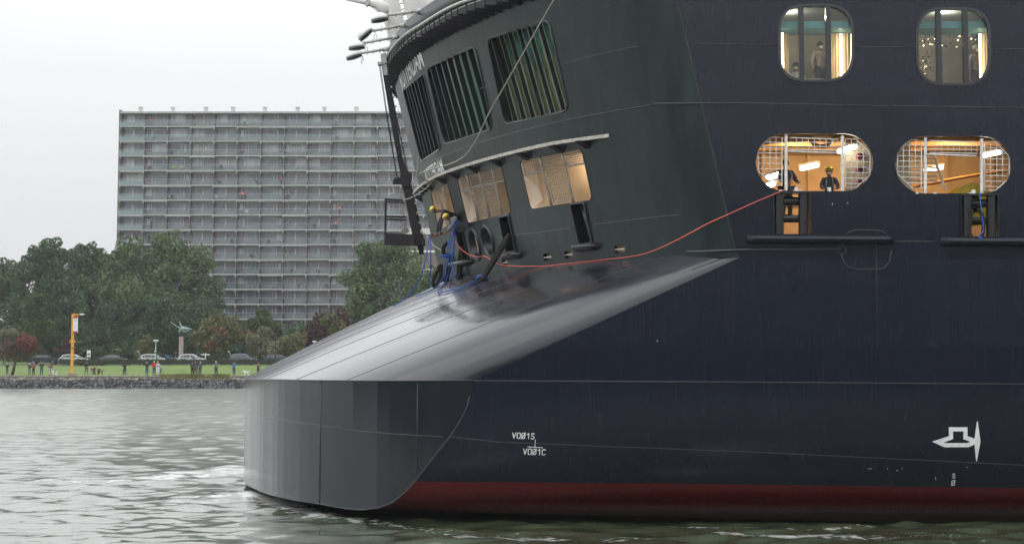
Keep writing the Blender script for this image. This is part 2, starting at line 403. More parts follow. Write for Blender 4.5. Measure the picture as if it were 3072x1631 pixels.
SC = [wquad([(1629, 762), (1653, 759), (1655, 780), (1631, 784)], .08), wquad([(1691, 754), (1717, 752), (1719, 773), (1694, 776)], .08),
      wquad([(1841, 738), (1873, 734), (1876, 757), (1844, 761)], .08), wquad([(1505, 778), (1523, 775), (1525, 797), (1508, 800)], .06)]
def mirror(poly): return [(SMAX-p[0], p[1]) for p in poly]
holes = LW+OP+SL+EL+SC
mb = MB()
holed(mb, [(0, ZB-.15), (SMAX, ZB-.15), (SMAX, ZT), (0, ZT)], holes, .16, lambda s, z: W(s, z), True, .45)
for h in holes: reveal(mb, h, lambda s, z: W(s, z), lambda s, z: W(s, z, -.12))
mb.build('stern_wall', M_wall, ship, True).data.set_sharp_from_angle(angle=R(40))
# --- side hull above the knuckle, one flat face toward the camera
YS = 45.0
def sd_(u, v): p = at(u, v, YS); return (p.x, p.z)
def srect(u0, v0, u1, v1, r, n=8):
    c = [sd_(u0, v0), sd_(u1, v0), sd_(u1, v1), sd_(u0, v1)]
    return rounded(c, r, n)
def stad(u0, v0, u1, v1, k=.97):
    a = sd_(u0, v0); b = sd_(u1, v1); h = abs(a[1]-b[1])/2; cz = (a[1]+b[1])/2; out = []
    rx = h*k*1.02
    for i in range(15): t = math.pi/2-math.pi*i/14; out.append((b[0]-rx+rx*math.cos(t), cz+h*math.sin(t)))
    for i in range(15): t = -math.pi/2-math.pi*i/14; out.append((a[0]+rx+rx*math.cos(t), cz+h*math.sin(t)))
    return out
UW = [srect(2335, 14, 2560, 245, .80), srect(2749, 24, 2971, 256, .80)]
OV = [stad(2266, 401, 2621, 573), stad(2684, 409, 3036, 580)]
FL = [[sd_(2319, 576.5), sd_(2432, 576.5), sd_(2432, 702), sd_(2319, 702)], [sd_(2882, 583.5), sd_(2994, 583.5), sd_(2994, 709), sd_(2882, 709)]]
Llo = at(1419, 1139, YS); Lhi = at(2219, 772, YS)
zt = ZT; xk = lambda z: 5.2-.22*(z-ZW)
outer = [(Llo.x, 3.8), (30, 3.8), (30, zt), (xk(zt), zt), (xk(7.2), 7.2), (Lhi.x, Lhi.z)]
mb = MB()
holed(mb, outer, UW+OV+FL, .6, lambda x, z: Vector((x, YS, z)), False, 1.2)
for h in UW+OV+FL: reveal(mb, h, lambda x, z: Vector((x, YS, z)), lambda x, z: Vector((x, YS+.10, z)))
mb.build('hull_side', M_hull, ship)
# --- transom plan (top edge) near corner -> centreline
_t = [(Llo.x, 45.0), (-2.6, 45.10), (-4.0, 45.72), (-5.4, 46.95), (-6.6, 48.7), (-7.5, 50.7), (-8.2, 52.8), (-8.72, 54.9), (-9.1, 57.2), (-9.42, 60), (-9.6, 63), (-9.65, 66)]
th = catmull([(a, b, 0) for a, b in _t], 4)
for _i in range(6, len(th)-1):       # plates sit slightly unevenly between the frames
    _d = (th[_i+1]-th[_i-1]).normalized(); th[_i] = th[_i]+Vector((_d.y, -_d.x, 0))*random.uniform(-.008, .008)
def plan_hit(u, v):                  # pixel -> point on the vertical transom
    a, b = slope(u, v)
    for i in range(len(th)-1):
        f0 = th[i].x-a*th[i].y; f1 = th[i+1].x-a*th[i+1].y
        if f0 >= 0 >= f1:
            t = f0/(f0-f1) if f0 != f1 else 0; p = th[i].lerp(th[i+1], t); return i+t, Vector((p.x, p.y, CH+b*p.y))
    return None, None
edge_px = [(1408, 1145), (1408, 1189), (1401, 1220), (1379, 1263), (1352, 1306), (1306, 1364), (1255, 1430), (1216, 1475), (1181, 1504), (1139, 1521), (1088, 1528), (1042, 1525), (964, 1511), (886, 1499), (816, 1484), (775, 1470)]
edge = []
for u, v in edge_px:
    k, p = plan_hit(u, v)
    if p is None: p = at(u, v, 45.0); k = 0
    edge.append((k, p))
ks = [e[0] for e in edge]+[len(th)-1]; zs = [e[1].z for e in edge]+[.16]
ks[0] = -0.001
def zbot(k): return float(np.interp(k, ks, zs))
def ztop(k): return float(np.interp(k, [0, 16, 28, 44], [3.80, 3.74, 3.66, 3.60]))
mb = MB(); st = []
nz_ = 7
for k in range(len(th)):
    p = th[k]; a = ztop(k); b = zbot(k) if k > 0 else 3.6; st.append((p, a, b))
cols = st+[(Vector((p.x, 2*YC-p.y, 0)), a, b) for p, a, b in reversed(st[:-1])]
for i in range(len(cols)-1):         # flat plates between frames
    (p, a, b), (q, c, d) = cols[i], cols[i+1]
    nn = 6; k0 = i if i < len(th)-1 else 2*(len(th)-1)-i; k1 = i+1 if i < len(th)-1 else 2*(len(th)-1)-i-1
    vs = []
    for m in range(nn+1):
        f_ = m/nn; r_ = p.lerp(q, f_); kx = k0+(k1-k0)*f_; zb_ = zbot(kx) if kx > 0 else 3.6; za_ = a+(c-a)*f_
        for j in range(nz_+1): vs.append((r_.x, r_.y, za_+(zb_-za_)*j/nz_))
    mb.add(vs, [(m*(nz_+1)+j, (m+1)*(nz_+1)+j, (m+1)*(nz_+1)+j+1, m*(nz_+1)+j+1) for m in range(nn) for j in range(nz_)])
tro = mb.build('transom', M_tr, ship)
# --- lower hull: ruled from the transom edge forward
E = [Vector((Llo.x, 45, 3.8))]+[e[1] for e in edge]+[Vector((-9.3, 60, .16)), Vector((-9.65, 66, .16))]
lens = [0]
for i in range(1, len(E)): lens.append(lens[-1]+(E[i]-E[i-1]).length)
nE = 40; Es = []
for i in range(nE+1):
    q = lens[-1]*(i/nE)**1.35
    Es.append(Vector((float(np.interp(q, lens, [e.x for e in E])), float(np.interp(q, lens, [e.y for e in E])), float(np.interp(q, lens, [e.z for e in E])))))
qm = lens[10]/lens[-1]
mb = MB(); nX = 30; vs = []; fs = []
for i in range(nE+1):
    e = Es[i]; q = (i/nE)**1.35
    fz = 3.8-7.5*min(1, q/(.35)) if q < .35 else -3.7-1.0*(q-.35)
    fy = 45.0 if q < .3 else 45+(q-.3)*30
    fwd = Vector((30, fy, fz))
    for j in range(nX+1):
        t = (j/nX)**1.3; p = e.lerp(fwd, t)
        if e.z > 1.0: p.z = e.z+(fz-e.z)*t
        if i < nE*.8 and e.z > .3:
            dd = max(0, min(1, (3.8-p.z)/4.2)); p.y += 1.25*dd**2.1*min(1, j/9)
        vs.append(p)
fs = [(i*(nX+1)+j, (i+1)*(nX+1)+j, (i+1)*(nX+1)+j+1, i*(nX+1)+j+1) for i in range(nE) for j in range(nX)]
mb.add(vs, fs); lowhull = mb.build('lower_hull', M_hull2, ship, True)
lowbvh = BVHTree.FromPolygons([Vector(p) for p in vs], fs)
# transom rim pipe
mb = MB(); mb.tube([Vector((e.x, e.y-.01, e.z)) for e in E[2:-2]], .017, 6)
mb.tube([Vector((p.x-.01, p.y-.012, a+.01)) for p, a, b in cols[:60]], .02, 6)
mb.build('rim_bar', M_weld, ship, True)
# --- sloping duck tail
def interp_half(curve, y):
    for i in range(len(curve)-1):
        if curve[i].y <= y <= curve[i+1].y:
            t = (y-curve[i].y)/(curve[i+1].y-curve[i].y+1e-9); return curve[i].x+(curve[i+1].x-curve[i].x)*t
    return curve[-1].x
kM = 7.2
def th_at(k): i = int(min(k, len(th)-1.001)); return th[i].lerp(th[i+1], k-i)
Mlo = th_at(kM); Mlo = Vector((Mlo.x, Mlo.y, ztop(kM)))
sM = 1.9; Mhi = W(sM, ZB+.03)
nr = 44; NS = 24; rows = []
kk = [kM+(len(th)-1-kM)*(i/nr) for i in range(nr+1)]
ys0, ys1 = Mlo.y, YC
for i, k in enumerate(kk):
    p = th_at(k); y1 = Mhi.y+(p.y-ys0)/(ys1-ys0)*(YC-Mhi.y)
    lo, hi = 0, SMID
    for _ in range(40):
        m_ = (lo+hi)/2
        if W(m_, ZB).y < y1: lo = m_
        else: hi = m_
    a = Vector((p.x, p.y, ztop(k))); b = W(lo, ZB-.02)+Vector((.05, 0, 0))
    rows.append((a, b))
rows = rows+[(Vector((a.x, 2*YC-a.y, a.z)), Vector((b.x, 2*YC-b.y, b.z))) for a, b in reversed(rows[:-1])]
def bez(a, c, b, t): return a*(1-t)**2+c*2*t*(1-t)+b*t*t
vs = []; NB = 9
def bev(k):
    Lp = Vector((Llo.x, 45, 3.8)).lerp(Vector((Lhi.x+.02, 45, Lhi.z)), k); Mp = rows[0][0].lerp(rows[0][1], k)
    C = Vector((Mp.x+(Mp.y-45)*1.45, 45.0, Mp.z)); return Lp, C, Mp
grid = []
for q in range(NB): grid.append([bez(*bev(j/NS)[:2], bev(j/NS)[2], q/NB) for j in range(NS+1)])
for a, b in rows:
    grid.append([a.lerp(b, j/NS)+Vector((0, 0, .12*math.sin(math.pi*j/NS))) * min(1, (a.y-45)/4) for j in range(NS+1)])
# (bulge only away from the rounded near edge)
nv = NS+1
for g_ in grid: vs += g_
fs = [(i*nv+j, i*nv+j+1, (i+1)*nv+j+1, (i+1)*nv+j) for i in range(len(grid)-1) for j in range(NS)]
mb = MB(); mb.add(vs, fs); mb.build('sloping_stern_ramp', M_ramp, ship, True)
rampbvh = BVHTree.FromPolygons([Vector(p) for p in vs], fs)
def rhit(u, v, off=0):
    a, b = slope(u, v); d = Vector((a, 1, b)).normalized(); h = rampbvh.ray_cast(CAM, d)
    if h[0] is None: return None
    return h[0]+Vector((0, 0, off))
# --- decks that close the hull
def curve_in(z, off, s0=.0, s1=None, n=60):
    s1 = s1 or SMAX; return [W(s0+(s1-s0)*i/n, z, off) for i in range(n+1)]
def deck(z, name, m, thick=.08, off=-.13):
    c = curve_in(z, off); poly = [Vector((29.9, 45.12, z))]+[Vector((max(p.x, -99), max(45.12, min(86.88, p.y)), z)) for p in c]+[Vector((29.9, 86.88, z))]
    mb = MB(); mb.prism(poly, (0, 0, thick)); return mb.build(name, m, ship)
deck(7.36, 'mooring_deck', M_floor); deck(10.75, 'mooring_deck_ceiling', M_creamd, .1); deck(11.2, 'lounge_deck', M_floor); deck(14.35, 'lounge_ceiling', mat('lounge_ceiling_paint', (.30, .36, .36), .5), .1)
deck(15.45, 'upper_deck', M_floor, .1)
# --- weld seams
def wtube(mb, px, r=.014, off=.0, n=8):
    pts = [whit(*p) for p in px]; c = catmull([(a, b, 0) for a, b in pts], n); mb.tube([W(p.x, p.y, off) for p in c], r, 5)
def stube(mb, px, r=.014, Y=YS): mb.tube([at(u, v, Y-.004) for u, v in px], r, 5)
mb = MB()
wtube(mb, [(1955, 314), (1900, 324), (1768, 347), (1621, 378), (1475, 417), (1384, 448), (1325, 471), (1275, 500)], .017)
wtube(mb, [(1915, 139), (1900, 142), (1790, 166), (1690, 193)]); wtube(mb, [(1486, 252), (1440, 266)]); wtube(mb, [(1306, 324), (1296, 330)])
wtube(mb, [(2035, 645), (1900, 659), (1776, 674)]); wtube(mb, [(1721, 682), (1620, 697), (1545, 706)]); wtube(mb, [(1512, 711), (1480, 717)])
for s_ in (0.05,): mb.tube([W(s_, z, .0) for z in np.linspace(ZB, ZT, 12)], .012, 5)
for h in LW: mb.tube([W(p[0], p[1], .012) for p in h], .028, 6, True)
for h in OP: mb.tube([W(p[0], p[1], .006) for p in h], .014, 6, True)
mb.build('stern_seam', M_weld, ship, True)
mb = MB()
stube(mb, [(1960, 311), (2200, 309), (2608, 317)], .02); stube(mb, [(2200, 314), (2608, 321)], .01); stube(mb, [(2616, 317), (3330, 326)], .012)
stube(mb, [(2080, 131), (2333, 136)], .012); stube(mb, [(2562, 140), (2748, 142)], .012); stube(mb, [(2972, 146), (3330, 150)], .012)
stube(mb, [(2060, 756), (2235, 749), (2525, 747)], .035); stube(mb, [(2683, 724), (2822, 724)], .016)
stube(mb, [(2537, 704), (2550, 694), (2570, 690), (2625, 690), (2648, 694), (2662, 705)], .018)
stube(mb, [(2523, 758), (2530, 785), (2545, 801), (2568, 807), (2640, 807), (2655, 801), (2669, 785), (2674, 750)], .02)
mb.tube([at(2525+14*math.cos(a), 749+14*math.sin(a), YS-.005) for a in np.linspace(0, 2*math.pi, 16)[:-1]], .012, 5, True)
stube(mb, [(1419, 1141), (2200, 1145), (3330, 1153)], .016)
stube(mb, [(2631, 1143), (2631, 860), (2628, 700)], .006)
mb.build('side_seam', M_weld, ship, True)
def surf_hit(u, v, off=.012):
    a, b = slope(u, v); d = Vector((a, 1, b)).normalized(); h = lowbvh.ray_cast(CAM, d)
    return (h[0]-d*off) if h[0] else at(u, v, 44.98)
mb = MB(); pts = []
for u, v in [(745, 1238), (800, 1252), (870, 1263), (964, 1276), (1060, 1290), (1150, 1298), (1250, 1305), (1330, 1309)]:
    k, p = plan_hit(u, v)
    if p: pts.append(p+Vector((-.006, -.008, 0)))
mb.tube(catmull(pts, 5), .014, 5)
for u in (961, 1252):
    k, p = plan_hit(u, 1300); b_ = zbot(k); mb.tube([Vector((p.x-.003, p.y-.005, z)) for z in (ztop(k), b_)], .012, 5)
mb.tube([surf_hit(u, v) for u, v in [(1352, 1309), (1500, 1325), (1750, 1335), (2220, 1353), (2600, 1371), (3072, 1394), (3300, 1405)]], .010, 5)
mb.build('lower_seam', M_weld, ship, True)
mb = MB()
for i in (3, 9, 15, 20, 25, 30, 35):
    a, b = rows[i]; mb.tube([a.lerp(b, j/NS)+Vector((0, 0, .12*math.sin(math.pi*j/NS)))*min(1, (a.y-45)/4)+Vector((0, 0, -.004)) for j in range(NS+1)], .012, 5)
mb.build('ramp_seam', M_black, ship, True)
def lamp(name, loc, energy, size, col, rot=(0, 0, 0), sy=None):
    l = bpy.data.lights.new(name, 'POINT'); l.energy = energy; l.shadow_soft_size = .04; l.color = col
    o = bpy.data.objects.new(name, l); COL.objects.link(o); o.location = loc; o.rotation_euler = rot; return o
# ---------------------------------------------------------------- ship: linings, windows, gratings
def smesh(mb, poly, fn): mb.add([fn(*p) for p in poly], [tuple(range(len(poly)))])
# partitions inside the stern rooms (each faces the quay side)
def smax(h): return max(p[0] for p in h)
def smin(h): return min(p[0] for p in h)
for h in OP:
    mb = MB(); sA = smax(h)+.12; base = W(sA, 9, -.14); y = base.y
    a = [W(sA, z, -.14) for z in (7.44, 10.75)]
    mb.hexa([(a[0].x, y, 7.44), (a[0].x+6, y+.3, 7.44), (a[0].x+6, y+.4, 7.44), (a[0].x, y+.1, 7.44), (a[1].x, y, 10.75), (a[1].x+6, y+.3, 10.75), (a[1].x+6, y+.4, 10.75), (a[1].x, y+.1, 10.75)])
    mb.build('mooring_partition', M_cream, ship)
M_peach = mat('pale_peach_plate', (.80, .70, .58), .5)
for h in OP[1:]:                     # pale angled shield plate at the far jamb
    mb = MB(); sA = smax(h); zs0 = min(p[1] for p in h)+.05; zs1 = max(p[1] for p in h)-.4
    p0 = W(sA-.02, zs0, -.1); p1 = W(sA-.02, zs1, -.1); q0 = p0+Vector((.30, .02, .25)); q1 = p1+Vector((.30, .02, -.05))
    mb.hexa([p0, q0, q0+Vector((0, .05, 0)), p0+Vector((0, .05, 0)), p1, q1, q1+Vector((0, .05, 0)), p1+Vector((0, .05, 0))])
    mb.build('jamb_shield', M_peach, ship)
# gratings hung in the stern openings
def gline(mb, uv, off=-.05, r=.012, n=6):
    (u0, v0), (u1, v1) = uv; a = whit(u0, v0); b = whit(u1, v1)
    mb.tube([W(a[0]+(b[0]-a[0])*i/n, a[1]+(b[1]-a[1])*i/n, off) for i in range(n+1)], r, 5)
def ggrid(mb, q, nx, ny, off=-.05, r=.010, rb=.018):
    (a, b, c, d) = [Vector(p) for p in q]   # TL TR BR BL
    for i in range(nx+1):
        t = i/nx; gline(mb, (a.lerp(b, t), d.lerp(c, t)), off, rb if i in (0, nx) else r*.6, 3)
    for j in range(ny+1):
        t = j/ny; gline(mb, (a.lerp(d, t), b.lerp(c, t)), off, rb if j in (0, ny) else r, 4)
def z2(x, y): return (1100+x/2.736, 400+y/2.736)
g1, g2, g3 = MB(), MB(), MB()
ggrid(g2, [z2(765, 385), z2(815, 365), z2(832, 440), z2(785, 460)], 5, 4); ggrid(g2, [z2(845, 355), z2(915, 325), z2(935, 415), z2(858, 440)], 7, 5)
ggrid(g2, [z2(930, 325), z2(1020, 290), z2(1040, 380), z2(945, 412)], 8, 5); ggrid(g2, [z2(1035, 290), z2(1115, 265), z2(1130, 350), z2(1052, 378)], 7, 5)
ggrid(g2, [z2(855, 470), z2(938, 440), z2(990, 680), z2(915, 700)], 6, 9); ggrid(g2, [z2(955, 440), z2(1050, 415), z2(1095, 650), z2(1005, 670)], 7, 9)
for a, b in ((z2(815, 340), z2(910, 715)), (z2(915, 315), z2(1000, 690)), (z2(1020, 280), z2(1105, 665))): gline(g2, (a, b), -.03, .04)
for q in ((770, 470, 1130, 385), (785, 478, 850, 462)): gline(g2, (z2(q[0], q[1]), z2(q[2], q[3])), -.06, .03)
ggrid(g3, [z2(1275, 240), z2(1410, 205), z2(1425, 300), z2(1285, 320)], 8, 3); ggrid(g3, [z2(1435, 205), z2(1595, 175), z2(1610, 270), z2(1455, 295)], 10, 5)
ggrid(g3, [z2(1620, 175), z2(1770, 140), z2(1785, 240), z2(1635, 262)], 10, 5); ggrid(g3, [z2(1465, 325), z2(1615, 292), z2(1675, 545), z2(1525, 565)], 10, 9)
for a, b in ((z2(1410, 195), z2(1510, 590)), (z2(1595, 160), z2(1690, 570))): gline(g3, (a, b), -.03, .045)
gline(g3, (z2(1280, 335), z2(1435, 312)), -.06, .03); gline(g3, (z2(1640, 268), z2(1790, 245)), -.06, .03)
ggrid(g1, [z2(548, 490), z2(665, 430), z2(690, 510), z2(572, 580)], 6, 3)
gline(g1, (z2(575, 480), z2(665, 790)), -.03, .035); gline(g1, (z2(628, 440), z2(700, 750)), .02, .04)
M_grate = mat('grating_steel', (.34, .31, .27), .5, .2, var=.3, vscale=10)
for g_ in (g1, g2, g3): g_.build('grating', M_grate, ship, True)
for h in OP:
    q = MB(); h2 = scale_poly(h, -.012); reveal(q, h2, lambda s, z: W(s, z, -.015), lambda s, z: W(s, z, -.5)); q.build('opening_lining', M_peach, ship)
# big louvred stern windows: fins, glass, blinds
M_finm = mat('fin_paint', (.010, .014, .016), .35, coat=.4)
M_blind = mat('beige_blind', (.58, .50, .34), .8, var=.12, vscale=5, stretch=(1, 1, .3))
M_teal = mat('teal_interior', (.25, .48, .42), .6, var=.3, vscale=2)
M_glassd = mat('dark_teal_pane', (.085, .20, .18), .12, spec=.6)
def fins_for(h, nf, fd, blind):
    s0, s1 = smin(h), smax(h); fr = None
    def zr(s, lo):
        zs_ = []
        for i in range(len(h)):
            a, b = h[i], h[(i+1) % len(h)]
            if (a[0]-s)*(b[0]-s) <= 0 and a[0] != b[0]: zs_.append(a[1]+(b[1]-a[1])*(s-a[0])/(b[0]-a[0]))
        return (min(zs_), max(zs_)) if zs_ else None
    mbf = MB()
    inner = scale_poly(h, -.05); n = len(h)
    o = [W(p[0], p[1], .01) for p in h]; i_ = [W(p[0], p[1], .01) for p in inner]; ob = [W(p[0], p[1], -.5) for p in h]
    mbf.add(o+i_, [(k, (k+1) % n, n+(k+1) % n, n+k) for k in range(n)])
    mbf.add(i_+ob, [(k, (k+1) % n, n+(k+1) % n, n+k) for k in range(n)])
    win = mbf.build('window_frame', M_frame, ship, True)
    for k in range(1, nf+1):
        s = s0+(s1-s0)*k/(nf+1); zz = zr(s, 0)
        if not zz: continue
        f = MB(); pts = []
        m_ = 8
        for j in range(m_+1):
            z = zz[0]+(zz[1]-zz[0])*j/m_; a = W(s-.02, z, -.01); b = W(s+.02, z, -.01); c = W(s+.02, z, -fd); d = W(s-.02, z, -fd); pts += [a, b, c, d]
        f.add(pts, [(4*j+q, 4*j+(q+1) % 4, 4*j+4+(q+1) % 4, 4*j+4+q) for j in range(m_) for q in range(4)]+[(0, 1, 2, 3), (4*m_, 4*m_+1, 4*m_+2, 4*m_+3)])
        f.build('fin', M_finm, win)
    g = MB(); holed(g, h, [], .5, lambda s, z: W(s, z, -fd-.03), True); g.build('pane', M_glassg if blind else M_glassd, win)
    if blind:
        for k in range(nf+1):
            a = s0+(s1-s0)*(k+.02)/(nf+1); b = s0+(s1-s0)*(k+.98)/(nf+1); zz = zr((a+b)/2, 0)
            if not zz: continue
            frac = .62+.1*math.sin(k*2.1)
            f = MB(); top = zz[0]+(zz[1]-zz[0])*frac; q = []
            for j in range(9):
                s = a+(b-a)*j/8; off = -fd-.10-.012*(j % 2); q += [W(s, zz[0]+.02, off), W(s, top, off)]
            f.add(q, [(2*j, 2*j+2, 2*j+3, 2*j+1) for j in range(8)]); f.build('blind', M_blind, win)
    f = MB(); holed(f, scale_poly(h, .3), [], .5, lambda s, z: W(s, z, -fd-.5), True); f.build('room_lining', M_teal, win)
    return win
fins_for(LW[0], 6, .26, False); fins_for(LW[1], 7, .20, False); fins_for(LW[2], 6, .15, True)
for s_, e_ in ((3.2, 520), (7.6, 120)): p = W(s_+2.2, 14.2, -1.4); lamp('unseen_fill_light', (p.x, p.y, 14.2), e_, 1.2, (.9, 1, .92))  # unseen fill lamps added to brighten the stern panes and blinds
# slots, chocks, scuppers on the stern wall
for h in SL:
    m1 = MB(); n = len(h); o = scale_poly(h, .06); inn = [W(p[0], p[1], .05) for p in h]
    m1.ring([W(p[0], p[1], .05) for p in o], inn, Vector((.06, .03, 0)))
    m1.add([W(p[0], p[1], .05) for p in h]+[W(p[0], p[1], -.35) for p in h], [(k, (k+1) % n, n+(k+1) % n, n+k) for k in range(n)])
    fr = m1.build('slot_frame', M_black, ship, True)
    sc_ = (smin(h)+smax(h))/2; z0 = min(p[1] for p in h); z1 = max(p[1] for p in h)
    m1 = MB(); m1.tube([W(sc_+.02, z0, -.22), W(sc_+.02, z1, -.22)], .085, 10); m1.build('roller', M_black, fr, True)
    m1 = MB(); smesh(m1, scale_poly(h, .05), lambda s, z: W(s, z, -.36)); m1.build('slot_back', M_blackm, fr)
for h in EL:
    m1 = MB(); n = len(h); c = (sum(p[0] for p in h)/n, sum(p[1] for p in h)/n); rings = [(1.0, .0), (1.10, .05), (1.22, .05), (1.28, 0)]
    prof = [(.62, -.35), (.85, -.22), (.97, -.02), (1.04, .06), (1.16, .07), (1.22, .0)]
    vs = [W(c[0]+(p[0]-c[0])*k, c[1]+(p[1]-c[1])*k, o) for k, o in prof for p in h]
    m1.add(vs, [(i*n+j, i*n+(j+1) % n, (i+1)*n+(j+1) % n, (i+1)*n+j) for i in range(len(prof)-1) for j in range(n)])
    m1.build('mooring_chock', M_black, ship, True)
for h in SC:
    m1 = MB(); smesh(m1, h, lambda s, z: W(s, z, -.16)); z0 = min(p[1] for p in h); z1 = max(p[1] for p in h)
    m1.build('scupper', mat('scupper_lining', (.55, .45, .33), .6), ship)
    m1 = MB(); m1.tube([W(smin(h)+.03, (z0+z1)/2, -.02), W(smax(h)-.03, (z0+z1)/2, -.02)], .014, 6); m1.build('scupper_bar', M_alu, ship, True)
def halfround(px0, px1, thick, out, name='fender_bar', onwall=True):
    a = whit(*px0); b = whit(*px1); n = 8; vs = []; fs = []; m = 7
    for i in range(n+1):
        s = a[0]+(b[0]-a[0])*i/n; z = a[1]+(b[1]-a[1])*i/n; e = .55 if i in (0, n) else 1
        for j in range(m+1):
            t = math.pi*j/m; vs.append(W(s, z-math.cos(t)*thick/2*e-.0, math.sin(t)*out*e+.0))
    for i in range(n):
        for j in range(m): fs.append((i*(m+1)+j, i*(m+1)+j+1, (i+1)*(m+1)+j+1, (i+1)*(m+1)+j))
    fs += [tuple(range(m+1)), tuple(range(n*(m+1), (n+1)*(m+1)))]
    q = MB(); q.add(vs, fs); return q.build(name, M_black, ship, True)
halfround((1519, 771), (1567, 763), .24, .30); halfround((1727, 744), (1797, 738), .24, .28); halfround((1358, 797), (1420, 785), .22, .30)
# ship's names on the stern
def wtext(txt, bl, br, h, bold=.0, sh=0):
    vs, fs = text_verts(txt, 0, 1.0, bold); a = whit(*bl); b = whit(*br)
    q = MB(); q.add([W(a[0]+(b[0]-a[0])*x, a[1]+(b[1]-a[1])*x+y*h, .012) for x, y in vs], fs); return q.build('ship_name', M_letter, ship)
zA = whit(1273, 193)[1]; zB = whit(1256, 114)[1]
q = wtext('ROTTERDAM', (1209, 276), (1275, 201), (zB-zA)*.86, .012)
zA = whit(1334, 518)[1]; zB = whit(1323, 471)[1]
q = wtext('ROTTERDAM', (1283, 551), (1335, 519), (zB-zA)*.95, .012)
# wooden-white ledge around the stern with its black brackets
def ledge_path():
    sa = whit(1826, 402)[0]; zl = 10.68; out = []
    n = 70
    for i in range(n+1):
        s = sa+(SMAX*.62-sa)*i/n; k = min(1, i/6); out.append(W(s, zl, .02+.30*k))
    return out
lp = ledge_path(); q = MB(); vs = []
for p in lp: vs += [p+Vector((0, 0, -.05)), p+Vector((0, 0, .05)), p+Vector((.12, .10, .05)), p+Vector((.12, .10, -.05))]
q.add(vs, [(4*i+j, 4*i+(j+1) % 4, 4*i+4+(j+1) % 4, 4*i+4+j) for i in range(len(lp)-1) for j in range(4)]+[(0, 1, 2, 3), (len(vs)-4, len(vs)-3, len(vs)-2, len(vs)-1)])
q.build('stern_ledge', mat('ledge_wood', (.46, .43, .38), .6, var=.25, vscale=6), ship)
for u, v in ((1757, 422), (1678, 436), (1578, 458), (1496, 477), (1425, 497), (1367, 513), (1330, 530), (1291, 549)):
    s, z = whit(u, v); q = MB(); z = 10.62
    q.prism([W(s-.12, z, 0), W(s-.12, z, .34), W(s-.12, z-.20, 0)], W(s+.12, z, 0)-W(s-.12, z, 0)); q.build('ledge_bracket', M_blackm, ship)
for k in range(7):
    s = SMID*(.86+.05*k); z = 10.62; q = MB()
    q.prism([W(s-.05, z, 0), W(s-.05, z, .30), W(s-.05, z-.12, 0)], W(s+.05, z, 0)-W(s-.05, z, 0)); q.build('ledge_bracket', M_blackm, ship)
# upper walkway rail on thin brackets
_r = [(3.9, 44.6), (1.6, 46.6), (-.1, 48.8), (-1.4, 50.6), (-2.03, 51.8), (-2.57, 53.2), (-3.0, 54.4), (-3.6, 56.1), (-3.93, 57.3), (-4.2, 58.5), (-4.46, 59.8), (-4.66, 61.3), (-4.81, 63.7), (-4.88, 65.4), (-4.86, 67.2), (-4.7, 69.2), (-4.3, 71.5), (-3.6, 74)]
rail = catmull([(a, b, 15.3) for a, b in _r], 8)
q = MB(); q.tube(rail, .055, 8); q.tube([p+Vector((.25, .1, -.02)) for p in rail], .02, 5); rl = q.build('walkway_rail', M_lightgrey, ship, True)
acc = 0; last = rail[0]; cnt = 0
inner_pts = [W(s, 15.0, 0) for s in np.linspace(0, SMAX*.8, 260)]
for i in range(1, len(rail)):
    p = rail[i]; acc += (p-last).length; last = p
    if acc > .43 and cnt < 98:
        acc = 0; cnt += 1
        d = (rail[min(i+1, len(rail)-1)]-rail[i-1]).normalized(); nrm = Vector((d.y, -d.x, 0))
        if nrm.x < 0: nrm = -nrm
        wp = min(inner_pts, key=lambda a: abs((a-p).xy.dot(Vector((d.x, d.y)))) + (0 if (a-p).x > -.5 else 9))
        L_ = max(.35, min(.8, (wp-p).xy.length))
        b = MB(); e = p+Vector((0, 0, -.30)); r_ = p+nrm*(L_+.15)+Vector((0, 0, -.22))
        b.prism([e, e+Vector((0, 0, -.07)), r_+Vector((0, 0, -.26)), r_], d*.06)
        b.tube([p, e], .022, 5)
        b.build('walkway_bracket', M_blackm, ship)
# bulwark strip above the walkway
q = MB(); vs = []
for s in np.linspace(0, SMAX*.72, 90): vs += [W(s, 15.5, .05), W(s, 16.1, .05), W(s, 16.1, -.05), W(s, 15.5, -.05)]
q.add(vs, [(4*i+j, 4*i+(j+1) % 4, 4*i+4+(j+1) % 4, 4*i+4+j) for i in range(len(vs)//4-1) for j in range(4)])
q.build('bulwark', M_wall, ship, True)

# ---------------------------------------------------------------- side windows of the lounge
SD = YS
for k, h in enumerate(UW):
    n = len(h); i_ = scale_poly(h, -.055); i2 = scale_poly(h, -.09)
    q = MB(); q.ring([(p[0], SD-.03, p[1]) for p in scale_poly(h, .02)], [(p[0], SD-.03, p[1]) for p in i_], (0, .14, 0))
    win = q.build('window_frame', M_frame, ship, 'auto')
    x0 = min(p[0] for p in h); x1 = max(p[0] for p in h); z0 = min(p[1] for p in h); z1 = max(p[1] for p in h); wd = x1-x0
    for t in (.305, .665):
        q = MB(); xm = x0+wd*t; q.box(xm-.06, xm+.075, SD-.02, SD+.12, z0+.04, z1-.04); q.build('mullion', M_frame, win)
    q = MB(); smesh(q, h, lambda x, z: Vector((x, SD+.09, z))); q.build('pane', M_glass, win)
